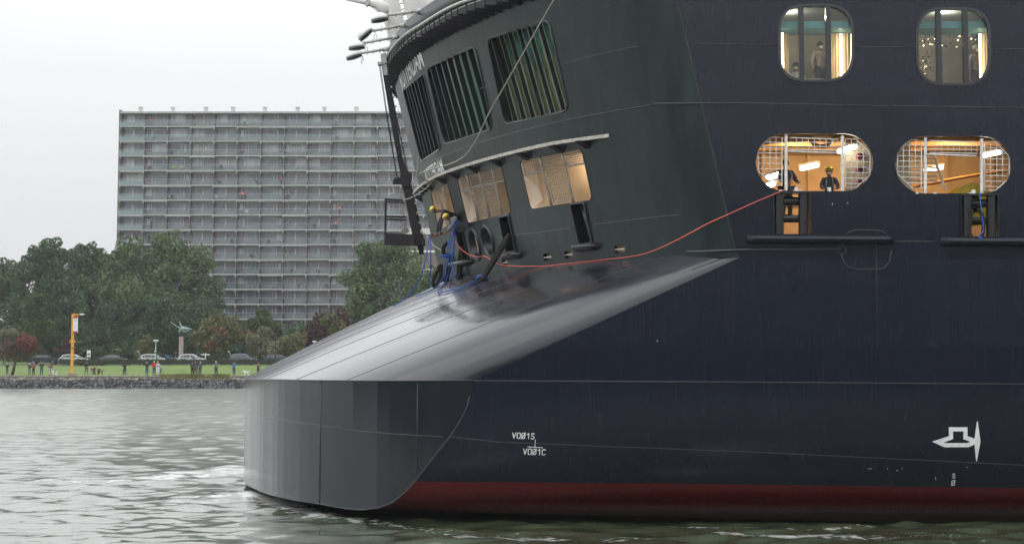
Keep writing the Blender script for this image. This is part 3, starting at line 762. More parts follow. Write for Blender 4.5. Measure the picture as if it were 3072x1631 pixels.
# lounge room
q = MB(); q.box(6.2, 22, 49.4, 49.5, 11.28, 14.35); q.build('lounge_wall', mat('lounge_back_wall', (.30, .27, .22), .7, var=.3, vscale=.8), ship)
q = MB(); q.box(6.2, 6.3, 45.2, 49.4, 11.28, 14.35); q.box(10.62, 10.72, 45.9, 49.4, 11.28, 13.2); q.build('lounge_partition', mat('lounge_side_wall', (.42, .36, .28), .7), ship)
q = MB(); q.box(6.3, 22, 45.25, 46.3, 13.42, 13.62); q.build('ceiling_cove', mat('teal_cove', (.16, .42, .44), .5), ship)
xa = at(2346, 80, 45.35).x
q = MB(); q.box(xa-.02, xa+.03, 45.3, 45.36, 11.95, 13.30); q.build('light_strip', M_strip, ship)
xa = at(2523, 150, 45.7).x
q = MB(); q.box(xa-.02, xa+.03, 45.7, 45.76, 11.3, 13.35); q.build('light_strip', M_strip, ship)
xa = at(2941, 150, 45.7).x
q = MB(); q.box(xa-.02, xa+.03, 45.7, 45.76, 11.3, 13.35); q.build('light_strip', M_strip, ship)
M_gold = mat('pale_gold_curtain', (.75, .60, .38), .55, var=.3, vscale=4, stretch=(3, 3, .3))
for xb, xw in ((at(2540, 150, 45.9).x, .22), (at(2957, 150, 45.9).x, .18), (at(2505, 150, 45.9).x, .16), (at(2352, 150, 45.9).x, .13)):
    q = MB(); vs = []
    for j in range(13): t = j/12; y = 45.9+.03*math.sin(j*2.4); vs += [(xb-xw+2*xw*t, y, 11.3), (xb-xw+2*xw*t, y, 13.4)]
    q.add(vs, [(2*j, 2*j+2, 2*j+3, 2*j+1) for j in range(12)]); q.build('curtain', M_gold, ship)
for x in (8, 12.5): lamp('lounge_light', (x, 47.6, 14.2), 44, 1.2, (1, .84, .64))
# ---------------------------------------------------------------- mooring deck behind the ovals
q = MB(); q.box(5.6, 24, 50.6, 50.75, 7.44, 10.75)
for i in range(12): q.box(6.2+i*1.4, 6.28+i*1.4, 50.45, 50.6, 7.44, 10.75)
q.box(5.6, 24, 50.4, 50.6, 9.0, 9.12); q.build('mooring_back_wall', M_cream, ship)
M_bh = mat('pale_bulkhead', (.80, .68, .48), .5, var=.08)
q = MB(); q.box(5.4, 5.5, 46.2, 50.7, 7.44, 10.75); q.build('mooring_bulkhead', M_bh, ship); q = MB()
xk_ = at(2575, 480, 46.0).x
q.box(xk_-.25, xk_+1.6, 46.6, 46.7, 7.44, 10.75)
q.build('mooring_bulkhead', M_bh, ship)
q = MB()
for y in (45.9, 46.9, 48.0, 49.1, 50): q.box(5.6, 24, y, y+.12, 10.5, 10.75)
q.build('ceiling_beam', M_creamd, ship)
def opipe(px, Y, r=.07):
    q = MB(); q.tube(catmull([at(u, v, Y) for u, v in px], 5), r, 8); q.build('ceiling_pipe', M_copper, ship, True)
opipe([(2290, 420), (2330, 405), (2420, 408), (2435, 425), (2450, 437), (2480, 437), (2495, 420), (2520, 408), (2560, 412)], 45.9, .06)
opipe([(2270, 432), (2400, 420), (2620, 424)], 46.3, .05); opipe([(2690, 425), (2800, 412), (3040, 418)], 45.8, .07); opipe([(2740, 560), (2900, 530), (3060, 505)], 47.6, .05)
def tube_lamp(px, Y, name='lit fluorescent tube'):
    (u0, v0), (u1, v1) = px; a = at(u0, v0, Y); b = at(u1, v1, Y-.5)
    q = MB(); q.bar(a, b, .16, .10); o = q.build('ceiling_lamp', M_lamp, ship, False, bevel=.03)
    q = MB(); q.bar(a+Vector((0, 0, .09)), b+Vector((0, 0, .09)), .22, .06); q.build('lamp_casing', M_white, o)
for px, Y in (([(2404, 507), (2453, 495)], 47.6), ([(2516, 456), (2568, 439)], 46.6), ([(2302, 535), (2350, 520)], 47.2), ([(2946, 468), (3000, 457)], 46.8), ([(2775, 512), (2826, 502)], 47.8), ([(2304, 558), (2322, 552)], 47.9)): tube_lamp(px, Y)
for x in (8.2, 10.3, 12.8): lamp('mooring_light', (x, 47.4, 10.45), 70, .3, (1, .60, .23), sy=1.2)
for s in (4.0, 7.5, 11, 14.5, 18): p = W(s, 10.5, -2.3); lamp('mooring_light', (p.x, p.y, 10.4), 24, .3, (1, .80, .58), sy=1.0)
# cage gratings and posts of the ovals
def cage(u0, v0, dv):
    X = lambda x, y: at(u0+x, v0+y+x*.02, YS+.06)
    q = MB()
    for a in (92, 261): q.bar(X(a, 0), X(a, 168), .075, .05)
    post = q.build('cage_post', M_alu, ship)
    def bars(poly, xs, ys):
        q = MB(); P = [X(*p) for p in poly]; q.tube(P, .016, 6, True)
        for x in xs:
            ys_ = []
            for i in range(len(poly)):
                a, b = poly[i], poly[(i+1) % len(poly)]
                if (a[0]-x)*(b[0]-x) < 0: ys_.append(a[1]+(b[1]-a[1])*(x-a[0])/(b[0]-a[0]))
            if len(ys_) == 2: q.tube([X(x, ys_[0]), X(x, ys_[1])], .010, 5)
        for y in ys:
            xs_ = []
            for i in range(len(poly)):
                a, b = poly[i], poly[(i+1) % len(poly)]
                if (a[1]-y)*(b[1]-y) < 0: xs_.append(a[0]+(b[0]-a[0])*(y-a[1])/(b[1]-a[1]))
            if len(xs_) == 2: q.tube([X(xs_[0], y), X(xs_[1], y)], .012, 5)
        q.build('cage_grating', M_alu, ship, True)
    bars([(8, 43), (47, 8), (80, 9), (80, 154), (54, 154), (8, 110)], (26, 44, 62), (24, 40, 56, 72, 88, 104, 120, 137))
    bars([(270, 10), (303, 10), (344, 52), (344, 117), (302, 155), (270, 155)], (288, 306, 324), (26, 43, 60, 77, 94, 110, 127, 143))
    bars([(106, 9), (247, 11), (247, 45), (106, 45)], (123, 141, 159, 177, 194, 212, 230), (22, 34))
    q = MB(); q.tube([X(95, 50), X(245, 52)], .022, 6); q.build('hinge_bar', M_alu, ship, True)
cage(2266, 402, 0); cage(2684, 411, 0)
# roller fairleads under the ovals
for k, (u0, u1, v0, v1) in enumerate(((2319, 2432, 577, 702), (2882, 2994, 584, 709))):
    T = lambda x, y, Y=YS: at(u0+x, v0+y, Y)
    q = MB()
    for x, y, a, b in ((-2, 0, 6, 125), (108, 0, 7, 125)): p = T(x, y); r_ = T(x+a, y+b); q.box(p.x, r_.x, YS-.06, YS+.35, r_.z, p.z)
    p = T(-3, -3); r_ = T(116, 3); q.box(p.x, r_.x, YS-.08, YS+.3, r_.z, p.z)
    fr = q.build('fairlead_frame', M_black, ship)
    for x in (18, 91):
        q = MB(); a = T(x, 1, YS+.08); b = T(x, 125, YS+.08); n = 10
        for j in range(1): q.tube([b, a], .135, 8)
        q.build('fairlead_post', M_black, fr, 'auto')
    for y in (26, 78):
        q = MB(); q.tube([T(26, y, YS+.22), T(86, y, YS+.22)], .115, 12); q.build('fairlead_roller', M_black, fr, 'auto')
# half-round guards and marks on the side
def guard(u0, u1, v):
    a = at(u0, v, YS); b = at(u1, v+2, YS); q = MB(); vs = []; m = 8; fs = []
    secs = [(a.x, a.z, .02), (a.x+.16, a.z, .24), (b.x-.16, b.z, .24), (b.x, b.z, .02)]
    for x, z, o in secs:
        for j in range(m+1): t = math.pi*j/m; vs.append((x, YS-.003-math.sin(t)*o, z-.13*math.cos(t)))
    for i in range(3):
        for j in range(m): fs.append((i*(m+1)+j, (i+1)*(m+1)+j, (i+1)*(m+1)+j+1, i*(m+1)+j+1))
    q.add(vs, fs); q.build('guard_bar', M_hull, ship, 'auto')
guard(2240, 2683, 717); guard(2822, 3380, 724)
def z3(x, y): return surf_hit(2500+x/3.175, 1200+y/3.175, .014)
outl = [(940, 392), (1100, 340), (1100, 255), (1278, 255), (1278, 340), (1345, 362), (1367, 200), (1376, 200), (1402, 390), (1368, 578), (1360, 578), (1343, 420), (1290, 446), (1058, 446)]
inn = [(1053, 400), (1140, 368), (1140, 295), (1238, 295), (1238, 368), (1305, 393), (1275, 405), (1070, 405)]
q = MB(); holed(q, [(a, -b) for a, b in outl], [[(a, -b) for a, b in inn]], 60, lambda x, y: z3(x, -y)); q.build('thruster_mark', M_letter, ship)
def stroke(q, pts, wpx):
    for a, b in zip(pts, pts[1:]):
        a = Vector(a); b = Vector(b); d = (b-a).normalized(); n_ = Vector((-d.y, d.x))*wpx/2; a2 = a-d*wpx*.3; b2 = b+d*wpx*.3
        c = [a2-n_, b2-n_, b2+n_, a2+n_]; q.add([surf_hit(p.x, p.y, .014) for p in c], [(0, 1, 2, 3)])
G = {'V': [[(0, 0), (.4, 1), (.9, 0)]], 'O': [[(.2, 0), (.75, 0), (.85, .15), (.85, .85), (.7, 1), (.15, 1), (0, .85), (0, .15), (.2, 0)]],
     '1': [[(.1, .25), (.6, 0), (.6, 1)]], 'S': [[(.85, .12), (.6, 0), (.2, 0), (.05, .2), (.2, .45), (.7, .55), (.85, .8), (.65, 1), (.15, 1), (0, .88)]],
     'C': [[(.85, .15), (.7, 0), (.2, 0), (0, .2), (0, .8), (.2, 1), (.65, 1), (.85, .85)]]}
G['Q'] = G['O']+[[(-.1, 1.05), (.98, -.05)]]
def letters(txt, u, v, w, h, step, th_=2.3):
    q = MB()
    for i, ch in enumerate(txt):
        for st_ in G[ch]: stroke(q, [(u+i*step+x*w+(1-y)*h*.06, v+y*h+i*.6) for x, y in st_], th_)
    return q
q = letters('VOQ1S', 1537, 1297, 11, 16, 14); q.build('hull_mark', M_letter, ship)
q = letters('VOQ1C', 1570, 1345, 11, 16, 14); q.build('hull_mark', M_letter, ship)
q = MB(); stroke(q, [(1606, 1318), (1605, 1340)], 1.8); stroke(q, [(1583, 1339), (1628, 1342)], 1.8); q.build('hull_mark', M_letter, ship)
q = MB(); stroke(q, [(2859, 1420), (2864, 1420), (2864, 1433), (2859, 1433), (2859, 1420)], 1.6); q.build('draught_mark', M_letter, ship)
q = letters('Q', 2855, 1440, 10, 14, 1, 1.8); q.build('draught_mark', M_letter, ship)
q = MB()
for u, v, a, l_ in ((2611, 1404, .1, 4), (2605, 1405, .1, 3), (2661, 1404, .2, 3), (2690, 1409, .4, 4), (2705, 1404, .2, 3), (2806, 1431, 1.3, 7), (2900, 1400, .2, 3), (1971, 1020, 1.2, 4)): stroke(q, [(u, v), (u+l_*math.cos(a), v+l_*math.sin(a))], 1.1)
q.build('scratch', M_letter, ship)['kind'] = 'stuff'
for u, v, a, l_ in ((2497, 614, 1.5, 4), (2543, 610, 1.5, 2)):
    q = MB(); p = at(u, v, YS-.004); q.box(p.x-.008, p.x+.008, YS-.006, YS, p.z, p.z+l_*.01); q.build('scratch', M_letter, ship)
# ---------------------------------------------------------------- white superstructure tiers above the stern
q = MB()
def rpost(u0, v0, u1, v1, Y, w_, dpt=.5):
    a = at(u0, v0, Y); b = at(u1, v1, Y); d = (a-b); a = b+d*1.9; return MB().hexa([b+Vector((-w_/2, -dpt/2, 0)), b+Vector((w_/2, -dpt/2, 0)), b+Vector((w_/2, dpt/2, 0)), b+Vector((-w_/2, dpt/2, 0)), a+Vector((-w_/2, -dpt/2, 0)), a+Vector((w_/2, -dpt/2, 0)), a+Vector((w_/2, dpt/2, 0)), a+Vector((-w_/2, dpt/2, 0))])
for u0, v0, u1, v1, Y, w_ in ((1160, 0, 1192, 125, 67, .55), (1182, 0, 1210, 115, 64.5, .35), (1228, 0, 1255, 90, 61, .55), (1276, 0, 1285, 55, 58.5, .22), (1305, 0, 1320, 50, 57, .7), (1345, 0, 1352, 20, 55.5, .2), (1140, 0, 1182, 150, 70, .18)):
    rpost(u0, v0, u1, v1, Y, w_).build('raked_pillar', M_white, ship)
q = MB()
for z in (16.4, 18.6): q.prism([(-4.0, 68, z), (-3.6, 62, z), (-1.6, 56.5, z), (2.0, 53, z), (12, 53, z), (12, 78, z), (-2, 78, z)], (0, 0, .12))
q.box(1.2, 2.0, 55, 76, 15.6, 21); q.build('brown_deck', M_brown, ship)
q = MB(); q.hexa([(-4.2, 60.0, 15.6), (-3.4, 60.0, 15.6), (-3.2, 66, 15.6), (-4.2, 66, 15.6), (-5.0, 60.0, 21), (-4.0, 60.0, 21), (-3.9, 66, 21), (-5.0, 66, 21)]); 
q = MB(); a = at(1240, 0, 60); b = at(1275, 95, 60)
q.hexa([b+Vector((-.5, 0, 0)), b+Vector((.45, 0, 0)), b+Vector((.45, .3, 0)), b+Vector((-.5, .3, 0)), b+Vector((-1.9, 0, 6)), b+Vector((-.6, 0, 6)), b+Vector((-.6, .3, 6)), b+Vector((-1.9, .3, 6))])
q.build('white_screen', M_white, ship)
q = MB()
for Y, u0, u1 in ((63, 1190, 1232), (60.5, 1238, 1262), (57.5, 1278, 1345), (67.5, 1160, 1195)):
    for v in range(-20, 150, 17):
        a = at(u0+v*.25, v, Y); b = at(u1+v*.25, v-12, Y)
        if b.z > 15.9: q.tube([a, b], .03, 5)
q.build('tier_rail', M_white, ship)
a = at(1045, -3, 66); b = at(1150, 14, 66)
q = MB(); q.tube([at(1020, -8, 66), at(1095, 5, 66), at(1130, 10, 66), at(1152, 25, 66), at(1156, 50, 66)], [.06, .10, .17, .2, .1], 8, flat=1.3); q.build('side_arm', M_white, ship, True)
q = MB(); q.bar(at(1098, 5, 66), at(1108, 14, 66), .3, .25); q.tube([at(1105, 14, 66), at(1150, 48, 66)], .015, 4); q.build('arm_fitting', M_lightgrey, ship)
# four floodlights on booms
for i, (a, b, c, ang) in enumerate((((1261, 33), (1163, 46), (1139, 59), .2), ((1213, 76), (1122, 92), (1097, 104), .75), ((1187, 112), (1094, 129), (1070, 143), .12), ((1160, 148), (1082, 160), (1062, 170), .3))):
    Y = (56.3, 58.4, 60.0, 61.5)[i]; A = at(*a, Y); B = at(*b, Y-.3); Cc = at(*c, Y-.3)
    t = thing('floodlight', ('pale floodlight on the topmost boom over the stern', 'steeply tilted floodlight on the second boom from the top', 'level floodlight on the third boom from the top', 'pale floodlight on the lowest boom beside the black mast')[i], 'floodlight', A, 'floodlights on booms over the stern')
    q = MB(); q.tube([A, B], .05, 8); q.tube([A+Vector((.1, 0, .02)), A+Vector((-.15, 0, -.03))], .085, 8)
    for k in (.25, .5, .75): p = A.lerp(B, k); q.tube([p+Vector((0, 0, .09)), p-Vector((0, 0, .09))], .02, 5)
    q.build('boom', M_lightgrey, t, True)
    rot = Matrix.Rotation(-ang, 3, 'Y')
    q = MB(); q.ell(Cc, (.31, .24, .24), 12, 5, rot, 0.0); q.build('housing', M_white, t, True)
    q = MB(); q.ell(Cc-(rot @ Vector((0, 0, .05))), (.32, .25, .05), 12, 5, rot); q.build('lens', M_frame, t, True)
    q = MB(); q.bar(B, Cc+(rot @ Vector((0, 0, .14))), .12, .10); q.tube([B, B+Vector((.12, 0, -.25)), B+Vector((.02, 0, -.42)), Cc+Vector((.3, 0, 0))], .012, 4); q.build('bracket', M_lightgrey, t)
# ================================================================ WATER, BANKS, GRASS
WL = atz(300, 1163, 0).y             # far waterline, about 190 m away
def gz(y):                           # height of the park ground
    return float(np.interp(y, [WL+.9, WL+6, 215, 242, 262, 300, 600, 3000], [1.36, 1.42, 1.62, 2.02, 2.15, 2.5, 3, 4]))
rng = np.random.default_rng(5)
def grid_mesh(name, X, Y, Z, m, smooth=True, attr=None):
    nx, ny = len(X), len(Y)
    GX, GY = np.meshgrid(X, Y); v = np.stack([GX.ravel(), GY.ravel(), Z.ravel()], 1)
    i = np.arange(nx-1)[None, :]+np.arange(ny-1)[:, None]*nx
    f = np.stack([i, i+1, i+1+nx, i+nx], 2).reshape(-1, 4)
    me = bpy.data.meshes.new(name); me.vertices.add(len(v)); me.vertices.foreach_set('co', v.ravel())
    me.loops.add(f.size); me.loops.foreach_set('vertex_index', f.ravel()); me.polygons.add(len(f))
    me.polygons.foreach_set('loop_start', np.arange(0, f.size, 4)); me.update(calc_edges=True)
    me.polygons.foreach_set('use_smooth', [smooth]*len(f)); me.materials.append(m)
    if attr is not None: a = me.attributes.new('foam', 'FLOAT', 'POINT'); a.data.foreach_set('value', attr.ravel())
    o = bpy.data.objects.new(name, me); COL.objects.link(o); return o
def water_mat():
    m = bpy.data.materials.new('river_water'); m.use_nodes = True; t = m.node_tree; b = t.nodes['Principled BSDF']; n = t.nodes.new; l = t.links.new
    g = n('ShaderNodeNewGeometry')
    b.inputs['Roughness'].default_value = .3; b.inputs['IOR'].default_value = 1.5; b.inputs['Coat Weight'].default_value = 1; b.inputs['Coat Roughness'].default_value = .16; b.inputs['Coat IOR'].default_value = 1.5; b.inputs['Specular IOR Level'].default_value = .62
    mp = n('ShaderNodeMapping'); mp.inputs['Scale'].default_value = (.55, 1, 1); l(g.outputs['Position'], mp.inputs[0])
    z1 = n('ShaderNodeTexNoise'); z1.inputs['Scale'].default_value = 5.5; z1.inputs['Detail'].default_value = 8; z1.inputs['Roughness'].default_value = .74; l(mp.outputs[0], z1.inputs[0])
    bp = n('ShaderNodeBump'); bp.inputs['Distance'].default_value = .085; bp.inputs['Strength'].default_value = .9; l(z1.outputs['Fac'], bp.inputs['Height']); l(bp.outputs[0], b.inputs['Normal'])
    at_ = n('ShaderNodeAttribute'); at_.attribute_name = 'foam'
    z2 = n('ShaderNodeTexNoise'); z2.inputs['Scale'].default_value = 4.5; z2.inputs['Detail'].default_value = 8; z2.inputs['Roughness'].default_value = .75; l(mp.outputs[0], z2.inputs[0])
    s = n('ShaderNodeMath'); s.operation = 'ADD'; l(z2.outputs['Fac'], s.inputs[0]); l(at_.outputs['Fac'], s.inputs[1])
    r = n('ShaderNodeMapRange'); r.inputs[1].default_value = .84; r.inputs[2].default_value = .95; l(s.outputs[0], r.inputs[0])
    mx = n('ShaderNodeMixRGB'); mx.inputs[1].default_value = (.062, .090, .044, 1); mx.inputs[2].default_value = (.82, .84, .82, 1); l(r.outputs[0], mx.inputs[0])
    l(mx.outputs[0], b.inputs['Base Color'])
    sy = n('ShaderNodeSeparateXYZ'); l(g.outputs['Position'], sy.inputs[0])         # mid-river water is more wind-ruffled
    ra = n('ShaderNodeMapRange'); ra.inputs[1].default_value = 48; ra.inputs[2].default_value = 110; ra.inputs[3].default_value = .07; ra.inputs[4].default_value = .28; l(sy.outputs['Y'], ra.inputs[0])
    rr = n('ShaderNodeMath'); rr.operation = 'MAXIMUM'; l(ra.outputs[0], rr.inputs[0]); l(r.outputs[0], rr.inputs[1]); l(rr.outputs[0], b.inputs['Roughness']); l(ra.outputs[0], b.inputs['Coat Roughness'])
    return m
M_water = water_mat()
X = np.arange(-95, 48, .24)
Yr = [9.0]
while Yr[-1] < WL+1.5: Yr.append(Yr[-1]+max(.13, .0028*Yr[-1]*1.0))
Y = np.array(Yr); GX, GY = np.meshgrid(X, Y); Z = np.zeros_like(GX)
for k in range(70):
    lam = .45*(10**(rng.random()*.75)); an = rng.normal(1.35, .55); amp = .0044*lam**.85*rng.uniform(.5, 1.1)
    kx, ky = math.cos(an)*2*math.pi/lam, math.sin(an)*2*math.pi/lam
    ph = GX*kx+GY*ky+rng.random()*6.28+.6*np.sin(GX*.13*rng.random()+GY*.09)
    Z += amp*(1-np.abs(np.sin(ph/2))*2 if k % 3 == 0 else np.sin(ph))
Z *= 1+.15*np.clip((GY-70)/60, 0, 1)
fo = np.zeros_like(Z); hump = np.zeros_like(Z)
def foam_line(px, wd, amt, hh=0, world=None):
    global fo, hump
    P = world or [atz(u, v, 0) for u, v in px]
    P = catmull([(p.x, p.y, 0) for p in P], 6)
    D = np.full_like(Z, 1e9); T = np.zeros_like(Z)
    for i in range(len(P)-1):
        a, b = P[i], P[i+1]; dx, dy = b.x-a.x, b.y-a.y; l2 = dx*dx+dy*dy+1e-9
        t = np.clip(((GX-a.x)*dx+(GY-a.y)*dy)/l2, 0, 1); d = np.hypot(GX-a.x-t*dx, GY-a.y-t*dy)
        m = d < D; D = np.where(m, d, D); T = np.where(m, (i+t)/(len(P)-1), T)
    fade = amt*(1-.55*T); g = np.exp(-(D/wd)**2)
    fo = np.maximum(fo, g*fade); hump += hh*g*(1-T)
foam_line([(745, 1420), (650, 1424), (560, 1428), (450, 1440), (330, 1446), (180, 1440), (20, 1432)], 2.2, .55, .22)
foam_line([(700, 1408), (620, 1412), (480, 1425), (300, 1425)], 1.4, .42, .08)
foam_line([(700, 1490), (620, 1500), (480, 1522), (300, 1530), (100, 1545)], 1.8, .42, .14)
foam_line([(770, 1492), (830, 1506), (900, 1528), (1000, 1548), (1100, 1556)], 1.0, .62, .10)
foam_line([(900, 1545), (1100, 1560), (1300, 1590), (1500, 1600), (1800, 1590), (2200, 1592)], .8, .42, .03)
foam_line([(0, 1385), (200, 1380), (420, 1400), (600, 1395)], .8, .24, .06)
foam_line([(2000, 1576), (2400, 1580), (2700, 1576), (3072, 1590)], .3, .46, .0)
foam_line([(1400, 1610), (1700, 1615), (2100, 1612)], .8, .50, .05)
foam_line([(2200, 1600), (2600, 1608), (3000, 1600)], .8, .50, .05)
near = np.clip((75-GY)/40, 0, 1)
Z = Z*(.75+.55*near)+hump
# scattered crests get a little foam
fo = np.maximum(fo, np.clip((Z-.10)*2.6, 0, .30)*near)
wt = grid_mesh('water', X, Y, Z, M_water, True, fo); tag(wt, kind='structure')
mb = MB()
for x0, x1, y0, y1 in ((-1500, -95, -3, WL+1), (X[-1], 1500, -3, WL+1), (-95, X[-1], -3, 9.0)): mb.box(x0, x1, y0, y1, -.3, -.02)
tag(mb.build('water', M_water), kind='structure')

M_grass = mat('mown_grass', (.150, .215, .040), .9, var=0, col2=(.090, .150, .030), vscale=.35, stretch=(1, .6, 1), detail=9, bump=.03, bscale=6)
X = np.concatenate([np.linspace(-1600, -140, 20), np.arange(-138, 100, 2.0), np.linspace(105, 1600, 20)])
Y = np.concatenate([[WL+.85], np.arange(WL+2, 300, 2.0), np.linspace(310, 900, 20)])
GX, GY = np.meshgrid(X, Y); Z = np.vectorize(gz)(GY)+.10*np.sin(GX*.11)*np.clip((GY-WL-8)/20, 0, 1)*np.cos(GY*.08)
tag(grid_mesh('park_ground', X, Y, Z, M_grass), kind='structure')
def strip(name, y0, y1, m, dz, x0=-400, x1=300):
    mb = MB(); ys = [y0, (y0+y1)/2, y1]; xs = np.arange(x0, x1+1, 4.0); vs = []
    for x in xs: vs += [(x, y, gz(y)+.10*math.sin(x*.11)*min(1, max(0, (y-WL-8)/20))*math.cos(y*.08)+dz) for y in ys]
    k = 3; mb.add(vs, [(i*k+j, (i+1)*k+j, (i+1)*k+j+1, i*k+j+1) for i in range(len(xs)-1) for j in range(2)]); return tag(mb.build(name, m), kind='structure')
M_asph = mat('asphalt', (.06, .06, .062), .85, var=.2, vscale=3)
strip('road', 246.5, 254, M_asph, .03)
strip('quay_path', WL+1.2, WL+2.6, mat('quay_paving', (.22, .19, .14), .9, var=.35, vscale=1.5), .012)
# stone revetment
M_stone = mat('basalt_block', (.085, .090, .095), .75, var=.45, vscale=2.5, island=.75, bump=.03, bscale=3)
M_stone2 = mat('weathered_block', (.20, .185, .155), .85, var=.35, vscale=2.5, island=.5, bump=.03, bscale=3)
def block(mb, x, w, y, z, h, d):
    r = lambda a: random.uniform(-a, a); c = []
    for (a, b_) in ((-1, 0), (1, 0), (1, 1), (-1, 1)):
        c.append((x+a*w/2*.93+r(.05), y+(z+b_*h)*.35+r(.05), z+b_*h*.94+r(.03)))
    o = [(p[0], p[1]+d, p[2]) for p in c]; m_ = [(p[0]*.82+x*.18, p[1]-.07, p[2]*.8+(z+h/2)*.2) for p in c]
    mb.add(c+o+m_, [(0, 1, 9, 8), (1, 2, 10, 9), (2, 3, 11, 10), (3, 0, 8, 11), (8, 9, 10, 11), (0, 4, 5, 1), (3, 2, 6, 7), (0, 3, 7, 4), (1, 5, 6, 2)])
wall = thing('stone_quay_wall', 'long low wall of dark basalt blocks along the far waterline', 'wall', (-45, WL, 0))
lo, hi = MB(), MB()
for row, (z, h) in enumerate(((-.25, .26), (-.01, .23), (.21, .22), (.42, .21), (.62, .25))):
    x = -120.0
    while x < 70:
        w_ = random.uniform(.2, .6); block(lo, x+w_/2, w_, WL-.25, z+random.uniform(-.02, .02), h, .5); x += w_
for row, (z, h) in enumerate(((.90, .17), (1.06, .16), (1.20, .15))):
    x = -120.0
    while x < 70:
        w_ = random.uniform(.25, .6); block(hi, x+w_/2, w_, WL-.05+row*.18, z+random.uniform(-.02, .02), h, .5); x += w_
lo.box(-400, 300, WL+.15, WL+.9, -.6, .86)
lo.build('basalt_course', M_stone, wall); hi.box(-400, 300, WL+.5, WL+.95, .86, 1.33); hi.build('upper_course', M_stone2, wall)
# dry grass on the wall top
M_dry = mat('dry_grass', (.30, .24, .09), .9, island=.5, col2=(.16, .18, .05), vscale=.6)
q = MB()
clumps = [random.gauss(575, 62) for _ in range(46)]+[random.uniform(0, 740) for _ in range(8)]
for k in range(5200):
    u = random.choice(clumps)+random.gauss(0, 5) if k % 3 else random.uniform(0, 740)
    dry = 480 < u < 690
    x = (u-1536)/5000*WL; y = WL+random.uniform(.2, 1.5) if dry else WL+random.uniform(.7, 1.3); z0 = gz(y)-.15 if not dry else 1.36-max(0, (WL+.9-y))*.5; h = random.uniform(.10, .32) if dry else random.uniform(.05, .16); a = random.uniform(-.1, .1)
    q.add([(x-.03, y, z0), (x+.03, y, z0), (x+a, y-.06, z0+h)], [(0, 1, 2)])
tag(q.build('dry_grass', M_dry), 'dry yellow grass tufts hanging over the top of the stone wall', 'grass', kind='stuff')

# ================================================================ TREES
def leaf_cloud(name, blobs, n, size, m, parent, sub=12, seed=1, flat=1.0, yd=.9):
    r = np.random.default_rng(seed); C = []; RR = []
    for (c, rad) in blobs:
        C.append(np.array(c)); RR.append(rad*.62)
        for k in range(sub):
            d = r.normal(size=3); d[2] *= .9; d /= np.linalg.norm(d); d[1] *= yd
            C.append(np.array(c)+d*rad*r.uniform(.55, .95)); RR.append(rad*r.uniform(.20, .42))
    C = np.array(C); RR = np.array(RR); pr = RR**2; pr /= pr.sum()
    idx = r.choice(len(C), n, p=pr); d = r.normal(size=(n, 3)); d /= np.linalg.norm(d, axis=1)[:, None]
    rad = RR[idx]*r.uniform(.72, 1.08, n)**1.0; P = C[idx]+d*rad[:, None]*np.array([1, 1, flat])
    a = r.normal(size=(n, 3)); a += d*.6; a /= np.linalg.norm(a, axis=1)[:, None]; b = r.normal(size=(n, 3)); b -= a*(a*b).sum(1)[:, None]; b /= np.linalg.norm(b, axis=1)[:, None]; c = np.cross(a, b)
    s = size*r.uniform(.55, 1.25, n)[:, None]
    V = np.stack([P-b*s*.5, P+c*s*.32+a*s*.1, P+b*s*.5, P-c*s*.32+a*s*.1], 1).reshape(-1, 3)-np.array(wloc(parent))
    f = np.arange(n*4)
    me = bpy.data.meshes.new(name); me.vertices.add(n*4); me.vertices.foreach_set('co', V.ravel()); me.loops.add(n*4); me.loops.foreach_set('vertex_index', f)
    me.polygons.add(n); me.polygons.foreach_set('loop_start', np.arange(0, n*4, 4)); me.update(calc_edges=True); me.materials.append(m)
    o = bpy.data.objects.new(name, me); COL.objects.link(o); o.parent = parent; return o
def leafmat(name, c1, c2, isl=.35):
    m = mat(name, c1, .75, col2=c2, vscale=.16, island=isl, detail=6, spec=.25); return m
L_dark = leafmat('dark_green_leaf', (.108, .158, .072), (.052, .096, .056))
L_mid = leafmat('mid_green_leaf', (.145, .190, .078), (.066, .118, .062))
L_olive = leafmat('olive_leaf', (.20, .185, .07), (.10, .12, .05))
L_light = leafmat('fresh_green_leaf', (.10, .14, .045), (.045, .085, .030))
L_red = leafmat('red_autumn_leaf', (.26, .085, .070), (.17, .095, .065), .45)
L_orange = leafmat('rusty_leaf', (.33, .13, .075), (.18, .13, .065), .45)
L_maroon = leafmat('maroon_leaf', (.10, .040, .040), (.055, .030, .030), .4)
L_pale = leafmat('pale_grey_leaf', (.21, .21, .12), (.12, .135, .075))
M_bark = mat('bark', (.085, .070, .055), .9, var=.35, vscale=5)
